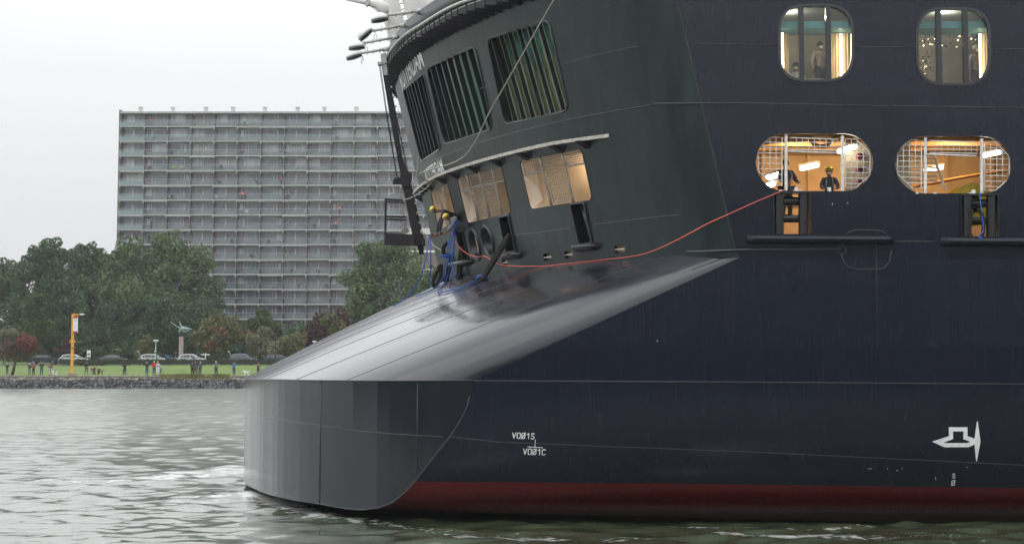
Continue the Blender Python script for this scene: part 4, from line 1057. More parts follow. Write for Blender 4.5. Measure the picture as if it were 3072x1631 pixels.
def ptree(name, label, Y, blobs, n, size, m, trunk=None, group='trees in front of the apartment block', seed=1, sub=12, flat=1.0, tr=.35, extra=None):
    k = Y/5000
    pb = [(tuple(at(u, v, Y)+Vector((0, random.uniform(-.5, .5)*r*k, 0))), r*k) for u, v, r in blobs]
    cx = sum(b[0] for b in blobs)/len(blobs) if trunk is None else trunk
    x = at(cx, 1050, Y).x; z0 = gz(Y)-.15; t = thing(name, label, 'tree' if tr > .12 else 'shrub', (x, Y, z0), group)
    top = max(pb, key=lambda b: b[1])[0]
    q = MB(); tp = Vector(top); base = Vector((x, Y, z0)); mid = base.lerp(tp, .55)+Vector((random.uniform(-.3, .3), 0, 0))
    q.tube([base, base.lerp(mid, .5), mid, tp], [tr, tr*.8, tr*.55, tr*.15], 8)
    for c, r in pb[:7]:
        c = Vector(c); s = base.lerp(mid, random.uniform(.55, 1)); q.tube([s, s.lerp(c, .5)+Vector((0, 0, -.1*r)), c], [tr*.42, tr*.28, tr*.06], 6)
    q.build('trunk', M_bark, t, True)
    leaf_cloud('crown', pb, n, size, m, t, sub, seed, flat)
    if extra:
        for eb, en, em in extra: leaf_cloud('crown', [(tuple(at(u, v, Y-1.5)), r*k) for u, v, r in eb], en, size, em, t, 8, seed+50)
    return t
ptree('broadleaf_tree', 'dark tree cut off by the left edge of the photo', 288, [(-20, 860, 80), (15, 940, 80), (-45, 810, 60), (30, 850, 55), (5, 1010, 60)], 16000, .5, L_dark, seed=2)
ptree('broadleaf_tree', 'tall dark tree with a ragged top, leftmost one against the sky', 284, [(140, 800, 78), (105, 865, 85), (185, 880, 85), (165, 762, 48), (112, 775, 50), (145, 740, 28), (190, 770, 35), (70, 900, 50), (150, 940, 60)], 28000, .48, L_dark, seed=3)
ptree('broadleaf_tree', 'narrower dark tree between the ragged tree and the biggest crown', 292, [(262, 800, 62), (250, 860, 85), (300, 910, 85), (240, 768, 32), (280, 762, 34), (320, 800, 45), (240, 930, 60), (310, 950, 60)], 24000, .48, L_dark, seed=4)
ptree('broadleaf_tree', 'biggest rounded green tree overlapping the left part of the apartment block', 280, [(480, 795, 98), (395, 825, 88), (560, 800, 80), (600, 875, 75), (440, 900, 108), (530, 935, 100), (345, 870, 70), (395, 762, 50), (480, 735, 45), (530, 735, 42), (625, 950, 55), (345, 780, 42), (600, 790, 45)], 34000, .5, L_mid, seed=5)
for i, (u, lb) in enumerate(((60, 'shadowy lower tree above the black parked car'), (215, 'shadowy lower tree behind the yellow signal pole'), (330, 'shadowy lower tree behind the thin dark lamp post'), (450, 'shadowy lower tree just left of the bird sculpture'), (590, 'shadowy lower tree just right of the bird sculpture'))):
    ptree('understorey_tree', lb, 272+i, [(u, 960, 70), (u-30, 1010, 60), (u+40, 1010, 58), (u+10, 1055, 50), (u+20, 925, 45)], 12000, .45, L_dark, seed=20+i, tr=.25)
ptree('young_tree', 'young light green tree with upright shoots over the black car', 264, [(95, 905, 22), (118, 895, 18), (100, 940, 34), (130, 925, 22), (110, 985, 40), (150, 975, 22), (80, 990, 28)], 6500, .42, L_light, seed=7, flat=1.5, tr=.2)
ptree('broadleaf_tree', 'dense green tree before the flats, right beside the ship', 268, [(1145, 800, 92), (1090, 865, 75), (1190, 880, 90), (1225, 805, 62), (1070, 930, 50), (1275, 880, 70), (1145, 752, 42), (1110, 775, 48), (1080, 815, 42), (1190, 750, 36), (1120, 960, 60), (1250, 960, 80)], 30000, .46, L_mid, seed=8)
ptree('broadleaf_tree', 'dark tree seen under the ship stern ropes', 274, [(1300, 850, 50), (1330, 900, 60), (1290, 920, 50)], 6000, .46, L_dark, seed=9)
ptree('autumn_tree', 'olive tree with a rusty red patch right of the bird sculpture', 262, [(640, 985, 42), (685, 975, 40), (610, 1020, 38), (660, 1030, 45), (705, 1010, 30), (640, 955, 25)], 9500, .4, L_olive, seed=10, tr=.2, extra=[([(657, 1000, 24), (648, 1025, 20), (625, 1042, 16)], 2600, L_orange)])
ptree('autumn_tree', 'green tree with small red top below the flats', 266, [(784, 970, 40), (815, 985, 35), (752, 985, 32), (735, 1010, 25)], 7000, .4, L_light, seed=11, tr=.2, extra=[([(748, 1008, 18), (722, 1010, 12)], 1500, L_orange)])
ptree('shrub', 'pale olive rounded shrub behind the dark grey car', 258, [(760, 1040, 35), (790, 1030, 42), (815, 1050, 35), (740, 1060, 22)], 8000, .36, L_pale, 776, 'shrubs behind the hedge', 12, tr=.1)
ptree('shrub', 'yellow green shrub at the foot of the ramp edge', 259, [(863, 1030, 40), (890, 1045, 35), (840, 1050, 35), (905, 1015, 20)], 7500, .36, L_olive, 865, 'shrubs behind the hedge', 13, tr=.1)
ptree('shrub', 'dark red shrub below the apartment block', 263, [(946, 1003, 34), (925, 1020, 34), (970, 1015, 32), (915, 1000, 18)], 6000, .36, L_maroon, 946, 'shrubs behind the hedge', 14, tr=.1)
ptree('autumn_tree', 'brownish thin tree before the lowest floors of the flats', 264, [(985, 985, 42), (1010, 960, 35), (965, 960, 28), (1025, 1000, 40)], 5200, .38, L_maroon, 990, 'trees in front of the apartment block', 15, tr=.15, extra=[([(985, 970, 40), (1015, 980, 35)], 2600, L_olive)])
ptree('shrub', 'blue green shrub right of the white finger post', 256, [(712, 1048, 22), (695, 1060, 20)], 3200, .34, leafmat('teal_leaf', (.05, .11, .06), (.03, .07, .045)), 708, 'shrubs behind the hedge', 16, tr=.1)
ptree('shrub', 'yellowish thin shrub left of the white street lamp', 258, [(432, 1040, 22), (440, 1020, 16), (420, 1060, 22)], 1800, .34, L_olive, 432, 'shrubs behind the hedge', 17, tr=.1)
ptree('shrub', 'brown shrub behind the foot of the yellow pole', 258, [(205, 1040, 25), (190, 1060, 24), (225, 1060, 20)], 2600, .34, L_maroon, 205, 'shrubs behind the hedge', 18, tr=.1)
ptree('shrub', 'grey green shrub behind the small red tree', 258, [(15, 1005, 30), (40, 1000, 22), (-10, 1030, 40), (30, 1050, 30)], 6000, .36, L_pale, 15, 'shrubs behind the hedge', 19, tr=.1)
# small leaning red tree on the lawn
Yt = atz(36, 1119, 1.62).y
t = thing('small_red_tree', 'small leaning tree with thinning red leaves on the lawn', 'tree', (at(36, 1119, Yt).x, Yt, gz(Yt)-.1), 'trees on the lawn')
q = MB(); B = Vector(t.location); p1 = at(46, 1085, Yt); p2 = at(56, 1065, Yt); q.tube([B, p1, p2], [.2, .15, .11], 8)
for u, v in ((20, 1030), (45, 1010), (80, 1005), (105, 1030), (118, 1045), (0, 1045), (65, 1020), (30, 1050)): e = at(u, v, Yt+random.uniform(-1.2, 1.2)); q.tube([p1, p2.lerp(e, .4), e], [.09, .06, .015], 6)
for k in range(60): a = p2.lerp(at(random.uniform(-5, 120), random.uniform(1000, 1055), Yt+random.uniform(-1.5, 1.5)), random.uniform(.4, .9)); q.tube([a, a+Vector((random.uniform(-.5, .5), random.uniform(-.5, .5), random.uniform(.1, .7)))], [.02, .006], 4)
q.build('trunk', M_bark, t, True); k = Yt/5000
leaf_cloud('crown', [(tuple(at(78, 1018, Yt)), 26*k), (tuple(at(92, 1030, Yt)), 22*k), (tuple(at(65, 1032, Yt)), 22*k), (tuple(at(80, 1042, Yt)), 22*k)], 4200, .22, L_red, t, 12, 31)
leaf_cloud('crown', [(tuple(at(25, 1035, Yt)), 26*k), (tuple(at(40, 1048, Yt)), 26*k), (tuple(at(10, 1055, Yt)), 22*k), (tuple(at(112, 1045, Yt)), 14*k)], 2600, .2, leafmat('fading_leaf', (.15, .085, .06), (.10, .075, .055)), t, 12, 32)
uw = thing('undergrowth', 'dark undergrowth filling the gaps under the far trees', 'undergrowth', (at(330, 1060, 300).x, 300, gz(300))); uw['kind'] = 'stuff'
leaf_cloud('undergrowth_leaves', [(tuple(at(u, random.uniform(1000, 1062), 300+random.uniform(-6, 10))), random.uniform(2.6, 3.8)) for u in range(-80, 1400, 24) for _ in range(3)], 46000, .6, L_dark, uw, 6, 91)
# ================================================================ HEDGE
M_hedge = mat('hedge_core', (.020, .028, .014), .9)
hg = thing('clipped_hedge', 'long clipped dark hedge along the road behind the lawn', 'hedge', (-30, 241.5, gz(241.5)))
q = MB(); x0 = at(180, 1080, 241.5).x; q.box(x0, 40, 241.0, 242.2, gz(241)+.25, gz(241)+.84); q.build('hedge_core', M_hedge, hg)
r = np.random.default_rng(77); n = 10; bl = []
P = np.stack([r.uniform(x0-.2, 40, n), r.uniform(240.8, 242.4, n), gz(241)+.08+r.uniform(0, 1, n)**.6*.80], 1)
leafy = leaf_cloud('hedge_leaves', [((x, 241.6, gz(241)+.60), .58) for x in np.arange(x0, 40, .7)], 30000, .16, leafmat('hedge_leaf', (.042, .058, .022), (.02, .033, .016)), hg, 5, 78, yd=1.2)
q = MB()
for x in np.arange(x0+.3, 40, .45): q.tube([(x, 241.6, gz(241)-.1), (x+random.uniform(-.1, .1), 241.6, gz(241)+.5)], .03, 4)
q.build('hedge_stems', M_bark, hg)
hg2 = thing('rounded_bush', 'low pale rounded bush just right of the yellow pole', 'bush', (at(262, 1080, 243.5).x, 243.5, gz(243)), 'shrubs behind the hedge')
leaf_cloud('bush_leaves', [((at(u, 1083, 243.5).x, 243.5, gz(243)+.35), .55) for u in (235, 250, 262, 276, 290, 302)], 4200, .16, L_olive, hg2, 8, 79)

# ================================================================ APARTMENT BLOCK
YB = 320.0; pB = lambda u, v: at(u, v, YB)
BX0 = pB(358, 600).x; BW = pB(70.2+358, 600).x-BX0; zr = pB(700, 337).z; FH = (pB(700, 381.0).z-zr)/-1.0
NB_, NF = 15, 16; BX1 = BX0+BW*NB_
M_conc = mat('aged_concrete', (.55, .55, .53), .8, var=.12, vscale=.8)
M_slab = mat('balcony_slab_edge', (.44, .45, .45), .8, var=.12, vscale=2)
M_par = mat('olive_parapet', (.40, .44, .45), .8, var=.15, vscale=2)
M_fin = mat('brown_brick_partition', (.17, .145, .135), .9, var=.3, vscale=5)
M_wf = mat('white_window_frame', (.80, .81, .80), .6)
M_rail = mat('blue_grey_rail', (.38, .46, .48), .5)
M_rpan = mat('blue_green_panel', (.27, .35, .36), .4)
M_pane = mat('dark_window_pane', (.23, .26, .32), .12, var=.35, vscale=.33, spec=.8)
M_curt = mat('curtained_pane', (.66, .70, .72), .25, var=.25, vscale=.5, stretch=(2, 1, .4))
M_rfr = mat('dark_red_frame', (.36, .10, .11), .5); M_bluf = mat('dark_blue_door', (.10, .17, .25), .5); M_grnd = mat('dark_green_door', (.07, .17, .16), .5); M_whd = mat('white_door', (.75, .8, .8), .5); M_orf = mat('orange_frame', (.50, .25, .05), .5)
apt = thing('apartment_block', 'long grey sixteen storey apartment block with balconies on every floor', 'building', (BX0+BW*NB_/2, YB+8, gz(YB)))
zb = gz(YB)-.3
q = MB(); q.box(BX0, BX1, YB+1.7, YB+14, zb, zr-.25); q.build('wall', mat('facade_wall', (.78, .83, .87), .8, var=.12, vscale=.7), apt)
q = MB(); q.box(BX0-.15, BX1+.15, YB-.35, YB+14.2, zr-.25, zr+.12); rf = q.build('roof', M_slab, apt)
q = MB(); q.box(BX0-.35, BX0+.0, YB-.1, YB+14.1, zb, zr+.45); q.build('end_wall', M_fin, apt)
for x in (220, 498, 782, 1016, 1292, 1573, 1803, 2080, 2370):
    p = pB(340+x/2.862, 337); q = MB(); wv = .42 if (x % 3) else .36
    q.lathe((p.x, YB+1.5, zr+.1), [(wv, 0), (wv, .70), (wv*.92, .75), (wv*.92, .92), (wv*1.3, .96), (wv*1.3, 1.10), (.02, 1.16)], 12); q.build('chimney', M_conc, rf, 'auto')
nwin = ndoor = 0; wstuff, pstuff, dstuff = MB(), MB(), MB()
def window(x0, x1, z0, z1, posts, curt, cas=None, casm=None):
    """frame with panes; cas = list of (x0,x1) casements with coloured frames"""
    global nwin
    y = YB+1.62; big = nwin < 92; nwin += 1
    f = MB() if big else wstuff; t = .06
    f.box(x0, x1, y, y+.07, z1-t, z1); f.box(x0, x1, y, y+.07, z0, z0+t)
    for xx in [x0]+posts+[x1-t]: f.box(xx, xx+t, y-.003, y+.07, z0+t, z1-t)
    p = MB() if big else pstuff; p.add([(x0, y+.045, z0), (x1, y+.045, z0), (x1, y+.045, z1), (x0, y+.045, z1)], [(0, 1, 2, 3)])
    if big:
        fo_ = f.build('window', M_wf, apt); p.build('pane', M_curt if curt else M_pane, fo_)
        if cas:
            c = MB()
            for a, b in cas:
                for bx in ((a, a+.07, z0+.08, z1-.08), (b-.07, b, z0+.08, z1-.08), (a+.07, b-.07, z0+.08, z0+.16), (a+.07, b-.07, z1-.16, z1-.08)): c.box(bx[0], bx[1], y-.02, y+.03, bx[2], bx[3])
            c.build('casement', casm or M_rfr, fo_)
    elif cas:
        for a, b in cas:
            for bx in ((a, a+.07, z0+.08, z1-.08), (b-.07, b, z0+.08, z1-.08), (a+.07, b-.07, z0+.08, z0+.16), (a+.07, b-.07, z1-.16, z1-.08)): dstuff.box(bx[0], bx[1], y-.02, y+.03, bx[2], bx[3])
def door(x0, m, z0, z1):
    global ndoor
    y = YB+1.60; w_ = .95; ndoor += 1; big = ndoor < 98 or m is not M_rfr
    d = MB() if big and ndoor < 100 else dstuff
    d.box(x0, x0+.13, y, y+.06, z0, z1); d.box(x0+w_-.13, x0+w_, y, y+.06, z0, z1); d.box(x0+.13, x0+w_-.13, y, y+.06, z1-.14, z1); d.box(x0+.13, x0+w_-.13, y+.003, y+.06, z0, z0+.85)
    if big and ndoor < 100:
        o = d.build('door', m, apt); g = MB(); g.add([(x0+.13, y+.04, z0+.85), (x0+w_-.13, y+.04, z0+.85), (x0+w_-.13, y+.04, z1-.14), (x0+.13, y+.04, z1-.14)], [(0, 1, 2, 3)]); g.build('pane', M_curt if random.random() < .3 else M_pane, o)
    else: pstuff.add([(x0+.13, y+.04, z0+.85), (x0+w_-.13, y+.04, z0+.85), (x0+w_-.13, y+.04, z1-.14), (x0+.13, y+.04, z1-.14)], [(0, 1, 2, 3)])
glassb = glass_mat('balcony_glass', (.66, .72, .72), .06, .15)
FB = [MB() for _ in range(NB_+1)]; caps = MB(); capn = []; floors_z = []
for f in range(NF):
    zt_ = zr-f*FH; z0 = zt_-FH; floors_z.append(z0)
    q = MB(); q.box(BX0-.2, BX1+.1, YB-.15, YB+1.7, z0-.02, z0+.20); sl = q.build('balcony', M_slab, apt)
    q = MB(); full_rail = f < 2
    for k, zz in enumerate((.35, .60, .85, 1.08)):
        if full_rail: q.box(BX0-.25, BX1, YB-.20, YB-.16, z0+.20+zz, z0+.26+zz)
        else: q.box(BX0-.25, BX0+BW+.1, YB-.20, YB-.16, z0+.20+zz, z0+.26+zz)
    if not full_rail: q.box(BX0+BW+.1, BX1, YB-.20, YB-.15, z0+1.24, z0+1.30)
    for b in range(NB_*2+1): q.box(BX0+b*BW/2-.03, BX0+b*BW/2+.03, YB-.15, YB-.11, z0+.20, z0+1.3)
    q.build('railing', M_rail, sl)
    q = MB(); q.box(BX0-.22, BX0+BW+.1, YB-.14, YB-.11, z0+.26, z0+.95); q.build('railing_panel', M_rpan, sl)
    q = MB(); q.add([(BX0+BW+.1, YB-.13, z0+.25), (BX1, YB-.13, z0+.25), (BX1, YB-.13, z0+1.24), (BX0+BW+.1, YB-.13, z0+1.24)], [(0, 1, 2, 3)]); q.build('glass_panel', glassb, sl)
    for b in range(NB_+1): 
        xx = BX0+b*BW; FB[b].box(xx-.10, xx+.14, YB+.15, YB+1.62, z0+.2, zt_-.02); cb = MB() if len(capn) < 99 else caps; cb.box(xx-.09, xx+.15, YB-.10, YB+.15, zt_-.40, zt_-.02); capn.append(cb)
    za, zc = z0+.20, zt_-.05
    for b in range(NB_):
        x = BX0+b*BW+.16; w_ = BW-.34; ty = b % 4; zs, zt2 = z0+1.02, zt_-.28; rf_ = random.random() < (.25 if f < 2 else .8)
        cm = M_orf if (f == 4 and b == 4) else (M_rfr if rf_ else M_bluf)
        if ty in (0, 3):
            hw = w_/2-.08
            window(x, x+hw, zs, zt2, [x+.62, x+1.28] if b % 2 else [x+.60], random.random() < .4, [(x+.06, x+.62)] if ty == 0 else [(x+1.30, x+hw-.06)], cm)
            window(x+hw+.16, x+w_, zs, zt2, [x+hw+.8], random.random() < .45, [(x+hw+.22, x+hw+.82)], cm)
        else:
            dm = random.choice([M_rfr, M_rfr, M_rfr, M_bluf, M_grnd, M_whd] if f > 1 else [M_bluf, M_grnd, M_whd, M_bluf]); dx = x+.12 if ty == 1 else x+w_-1.08
            if f == 4 and b == 5: dm = M_orf
            door(dx, dm, za+.02, zt2+.06)
            a = x+1.2 if ty == 1 else x; window(a, a+w_-1.25, zs, zt2, [a+.55, a+w_-2.0] if b % 2 else [a+w_-1.9], random.random() < .28)
        # sunshade
        if random.random() < .34:
            q = MB(); q.box(x, x+w_, YB-.05-.2*random.random(), YB+.1, zt_-.16, zt_-.09); q.build('sunshade', M_white if random.random() < .6 else M_conc, sl) if f < 13 else None
    q = MB(); q.box(BX0, BX1, YB+1.52, YB+1.60, za, z0+.98); fp = q.build('parapet', M_par, apt)
for fb_ in FB: fb_.build('partition', M_fin, apt)
for cb in capn[:99]: cb.build('beam_end', M_slab, apt)
tag(caps.build('beam_end', M_slab, apt), kind='stuff')
tag(wstuff.build('window', M_wf, apt), kind='stuff'); tag(pstuff.build('pane', M_pane, apt), kind='stuff'); tag(dstuff.build('door', M_rfr, apt), kind='stuff')
# brown office block behind the tree at the ship's stern
ob = thing('office_block', 'plain brown grey block with white bands seen between boom and stern', 'building', (at(1340, 760, 300).x, 305, gz(300)), None)
a = at(1222, 700, 300); b = at(1520, 700, 300); za_ = at(1300, 703, 300).z
q = MB(); q.box(a.x, b.x, 300, 312, gz(300)-.3, za_); q.build('wall', mat('brown_cladding', (.17, .15, .145), .8, var=.1, vscale=1), ob)
q = MB(); q.box(a.x-.3, b.x+.3, 299.6, 312.4, za_, at(1300, 685, 300).z); q.build('roof', mat('white_fascia', (.62, .62, .60), .6), ob)
for v in (757, 812): q = MB(); z = at(1300, v, 300).z; q.box(a.x-.05, b.x, 299.8, 300, z, z+.35); q.build('band', M_white, ob)
# radio mast on the roof behind
q = MB(); c = at(1196, 330, 326)
for dx in (0, .9): q.tube([(c.x+dx, 326, zr+.1), (c.x+dx, 326, zr+5.2)], .04, 5)
for k in range(8): q.tube([(c.x, 326, zr+.5+k*.6), (c.x+.9, 326, zr+.5+k*.6)], .025, 4)
tag(q.build('roof_ladder_mast', M_lightgrey), 'thin lattice mast on the apartment roof beside the black boom', 'mast')
# near bank behind the photographer
q = MB(); q.box(-700, 700, -400, -3, -1, 3.1); tag(q.build('near_bank', M_asph), kind='structure')
tb = thing('unseen_reflected_trees', 'unseen row of trees added behind the camera to darken hull reflections', 'trees', (0, -45, 3.1)); tb['kind'] = 'stuff'  # never in view; added so the hull side mirrors dark foliage
lc = leaf_cloud('unseen_reflected_leaves', [((x, -45+random.uniform(-6, 6), 3.1+random.uniform(4, 12)), random.uniform(5, 8)) for x in np.arange(-170, 170, 5.0)], 40000, 2.2, L_dark, tb, 8, 99)
# ================================================================ PEOPLE
def pm(name, c, r=.8, v=.15): return mat(name, c, r, var=v, vscale=9)
M_skin = pm('skin', (.45, .26, .18), .6, .05); M_skinb = pm('brown_skin', (.22, .11, .065), .6, .05)
CL = {k: pm(k+'_cloth', c) for k, c in dict(black=(.016, .016, .02), navy=(.022, .028, .055), jeans=(.05, .09, .16), blue=(.07, .19, .48), red=(.55, .03, .03), darkred=(.23, .05, .05), brown=(.13, .10, .075), white=(.72, .72, .74), lilac=(.50, .50, .62), grey=(.16, .17, .19), olive=(.10, .085, .05), pink=(.65, .22, .25), slate=(.055, .060, .08), palegrey=(.42, .42, .42), tan=(.42, .35, .28)).items()}
M_hair = {'dark': pm('dark_hair', (.02, .016, .013)), 'grey': pm('grey_hair', (.40, .39, .37)), 'blond': pm('blond_hair', (.55, .45, .27)), 'brown': pm('brown_hair', (.09, .055, .03)), 'red': pm('red_cap', (.6, .03, .03)), 'white': pm('white_cap', (.7, .7, .72)), 'black': pm('black_cap', (.02, .02, .02))}
M_shoe = pm('dark_shoe', (.03, .028, .025)); M_phone = mat('black_device', (.01, .01, .012), .3)
def skin_mesh(P, E_, rad, sub=1):
    me = bpy.data.meshes.new('s'); me.from_pydata([tuple(p) for p in P], E_, []); o = bpy.data.objects.new('s', me); COL.objects.link(o)
    m = o.modifiers.new('skin', 'SKIN'); m.use_smooth_shade = True; m.branch_smoothing = .6
    sv_ = me.skin_vertices[0].data
    for i, r in enumerate(rad): sv_[i].radius = (r, r) if not isinstance(r, tuple) else r
    sv_[0].use_root = True
    if sub: s_ = o.modifiers.new('sub', 'SUBSURF'); s_.levels = sub; s_.render_levels = sub
    dg = bpy.context.evaluated_depsgraph_get(); ev = o.evaluated_get(dg); m2 = bpy.data.meshes.new_from_object(ev)
    vs = [tuple(v.co) for v in m2.vertices]; fs = [tuple(p.vertices) for p in m2.polygons]
    bpy.data.objects.remove(o); bpy.data.meshes.remove(me); bpy.data.meshes.remove(m2); return vs, fs
def body(J, root, mats, g=1.0, hair='brown', helmet=False, mask=None, legs=True, coat=False, hat=None, fingers=True, straps=False, coarse=1):
    """J: joints in world coordinates -> body, jacket, trousers, shoes, hair"""
    V = {k: Vector(v) for k, v in J.items()}
    skin, top, bot = mats
    names = ['pel', 'wai', 'che', 'nek', 'hea', 'cro', 'shL', 'elL', 'wrL', 'haL', 'shR', 'elR', 'wrR', 'haR']
    R0 = dict(pel=.125, wai=.12, che=.145, nek=.055, hea=.088, cro=.075, shL=.065, elL=.045, wrL=.028, haL=.038, shR=.065, elR=.045, wrR=.028, haR=.038, hiL=.085, knL=.058, anL=.040, toL=.035, hiR=.085, knR=.058, anR=.040, toR=.035)
    Ed = [('pel', 'wai'), ('wai', 'che'), ('che', 'nek'), ('nek', 'hea'), ('hea', 'cro'), ('che', 'shL'), ('shL', 'elL'), ('elL', 'wrL'), ('wrL', 'haL'), ('che', 'shR'), ('shR', 'elR'), ('elR', 'wrR'), ('wrR', 'haR')]
    if legs: names += ['hiL', 'knL', 'anL', 'toL', 'hiR', 'knR', 'anR', 'toR']; Ed += [('pel', 'hiL'), ('hiL', 'knL'), ('knL', 'anL'), ('anL', 'toL'), ('pel', 'hiR'), ('hiR', 'knR'), ('knR', 'anR'), ('anR', 'toR')]
    ix = {n: i for i, n in enumerate(names)}
    vs, fs = skin_mesh([V[n] for n in names], [(ix[a], ix[b]) for a, b in Ed], [R0[n]*g*(.66 if n in ('pel', 'wai', 'che', 'shL', 'shR', 'elL', 'elR') else .80 if n[:2] in ('hi', 'kn') else .94) for n in names], coarse)
    q = MB(); q.add(vs, fs)
    face = V['face'].normalized() if 'face' in V else Vector((0, -1, 0)); hc = V['hea'].lerp(V['cro'], .3); side = face.cross(Vector((0, 0, 1))).normalized()
    q.ell(hc+face*.088*g-Vector((0, 0, .01*g)), (.016*g, .022*g, .026*g), 6, 4)          # nose
    for s in (-1, 1): q.ell(hc+side*.083*g*s, (.014*g, .02*g, .032*g), 6, 4)
    if fingers:
        for h, w_ in (('haL', 'wrL'), ('haR', 'wrR')):
            d = (V[h]-V[w_]).normalized(); a, b = frame_of(d); tip0 = V[h]+d*.02*g
            for k in range(4):
                o_ = a*(k-1.5)*.020*g; ln = (.060, .072, .068, .052)[k]*g
                q.tube([tip0+o_, tip0+o_+d*ln*.55+b*.008*g, tip0+o_+d*ln*.85+b*.032*g], [.010*g, .009*g, .007*g], 5)
            q.tube([V[h]-a*.025*g-d*.01*g, V[h]-a*.052*g+d*.02*g, V[h]-a*.056*g+d*.045*g], [.012*g, .010*g, .008*g], 5)
    bo = q.build('body', skin, root, True)
    tn = ['wai', 'pel', 'che', 'shL', 'elL', 'wrL', 'shR', 'elR', 'wrR']; te = [('pel', 'wai'), ('wai', 'che'), ('che', 'shL'), ('shL', 'elL'), ('elL', 'wrL'), ('che', 'shR'), ('shR', 'elR'), ('elR', 'wrR')]
    P = [V[n].copy() for n in tn]; ti = {n: i for i, n in enumerate(tn)}
    P.append(V['che'].lerp(V['nek'], .86)); te2 = [(ti[a], ti[b]) for a, b in te]+[(ti['che'], len(P)-1)]
    rad = [(R0[n]*(1.22 if n not in ('pel',) else 1.20)+.012)*g for n in tn]+[.075*g]
    if coat and legs:
        P.append((V['knL']+V['knR'])/2+Vector((0, 0, .10*g))); te2.append((ti['pel'], len(P)-1)); rad.append(.17*g)
    vs, fs = skin_mesh(P, te2, rad, coarse); q = MB(); q.add(vs, fs); jk = q.build('jacket', top, root, True)
    if legs:
        bn = ['pel', 'hiL', 'knL', 'anL', 'hiR', 'knR', 'anR']; bi = {n: i for i, n in enumerate(bn)}
        vs, fs = skin_mesh([V[n]+(Vector((0, 0, .02)) if n[:2] == 'an' else Vector((0, 0, 0))) for n in bn], [(bi[a], bi[b]) for a, b in Ed if a in bi and b in bi], [(R0[n]*1.15+.012)*g for n in bn], coarse)
        q = MB(); q.add(vs, fs); q.build('trousers', bot, root, True)
        for s in ('L', 'R'):
            d = (V['to'+s]-V['an'+s]); d.z = 0; q = MB(); c = V['an'+s].lerp(V['to'+s], .5); yaw = Matrix.Rotation(math.atan2(d.y, d.x), 3, 'Z')
            q.ell((c.x, c.y, V['to'+s].z+.01*g), (.145*g, .055*g, .055*g), 10, 6, yaw); q.build('shoe', M_shoe, root, True)
    up = (V['cro']-V['hea']).normalized() if (V['cro']-V['hea']).length > 0 else Vector((0, 0, 1)); rot = up.to_track_quat('Z', 'Y').to_matrix()
    if helmet:
        top_ = V['hea'].lerp(V['cro'], .75); q = MB(); q.ell(top_, (.135*g, .135*g, .135*g), 18, 8, rot, 0.0)
        q.ell(top_+rot @ Vector((0, 0, .0)), (.148*g, .148*g, .014*g), 18, 4, rot); q.ell(top_+face*.10*g, (.095*g, .085*g, .010*g), 12, 4, rot)
        q.tube([top_+rot @ Vector((0, -.12*g, .06*g)), top_+rot @ Vector((0, 0, .138*g)), top_+rot @ Vector((0, .12*g, .06*g))], .012*g, 6)
        hl = q.build('helmet', M_yellow, root, True)
        q = MB(); q.tube([top_+rot @ Vector((math.cos(a)*.137*g, math.sin(a)*.137*g, .03*g)) for a in np.linspace(0, 6.28, 19)[:-1]], .010*g, 5, True)
        q.tube([top_-side*.11*g, hc-side*.085*g-up*.06*g, hc+face*.05*g-up*.12*g, hc+side*.085*g-up*.06*g, top_+side*.11*g], .008*g, 5); q.build('strap', M_phone, hl, True)
    elif hat: q = MB(); q.ell(V['hea'].lerp(V['cro'], .55), (.108*g, .112*g, .12*g), 12, 6, rot, .0); q.ell(V['hea'].lerp(V['cro'], .6)+face*.10*g, (.07*g, .07*g, .012*g), 8, 4); q.build('cap', M_hair[hat], root, True)
    elif hair: q = MB(); q.ell(V['hea'].lerp(V['cro'], .5)-face*.022*g, (.101*g, .100*g, .112*g), 12, 7, rot, -.25 if hair == 'dark' else -.6); q.build('hair', M_hair[hair], root, True)
    if mask: q = MB(); q.ell(hc+face*.075*g-up*.055*g, (.062*g, .045*g, .05*g), 10, 6); q.build('face_mask', M_white, root, True)
    if straps:
        q = MB()
        for s in (-1, 1): q.tube([V['che']+side*.10*g*s+face*.17*g-up*.25*g, V['che']+side*.10*g*s+face*.17*g+up*.02*g, V['che'].lerp(V['nek'], .5)+side*.09*g*s+face*.03*g], .014*g, 5)
        q.build('harness_strap', CL['palegrey'], root, True)
    return root
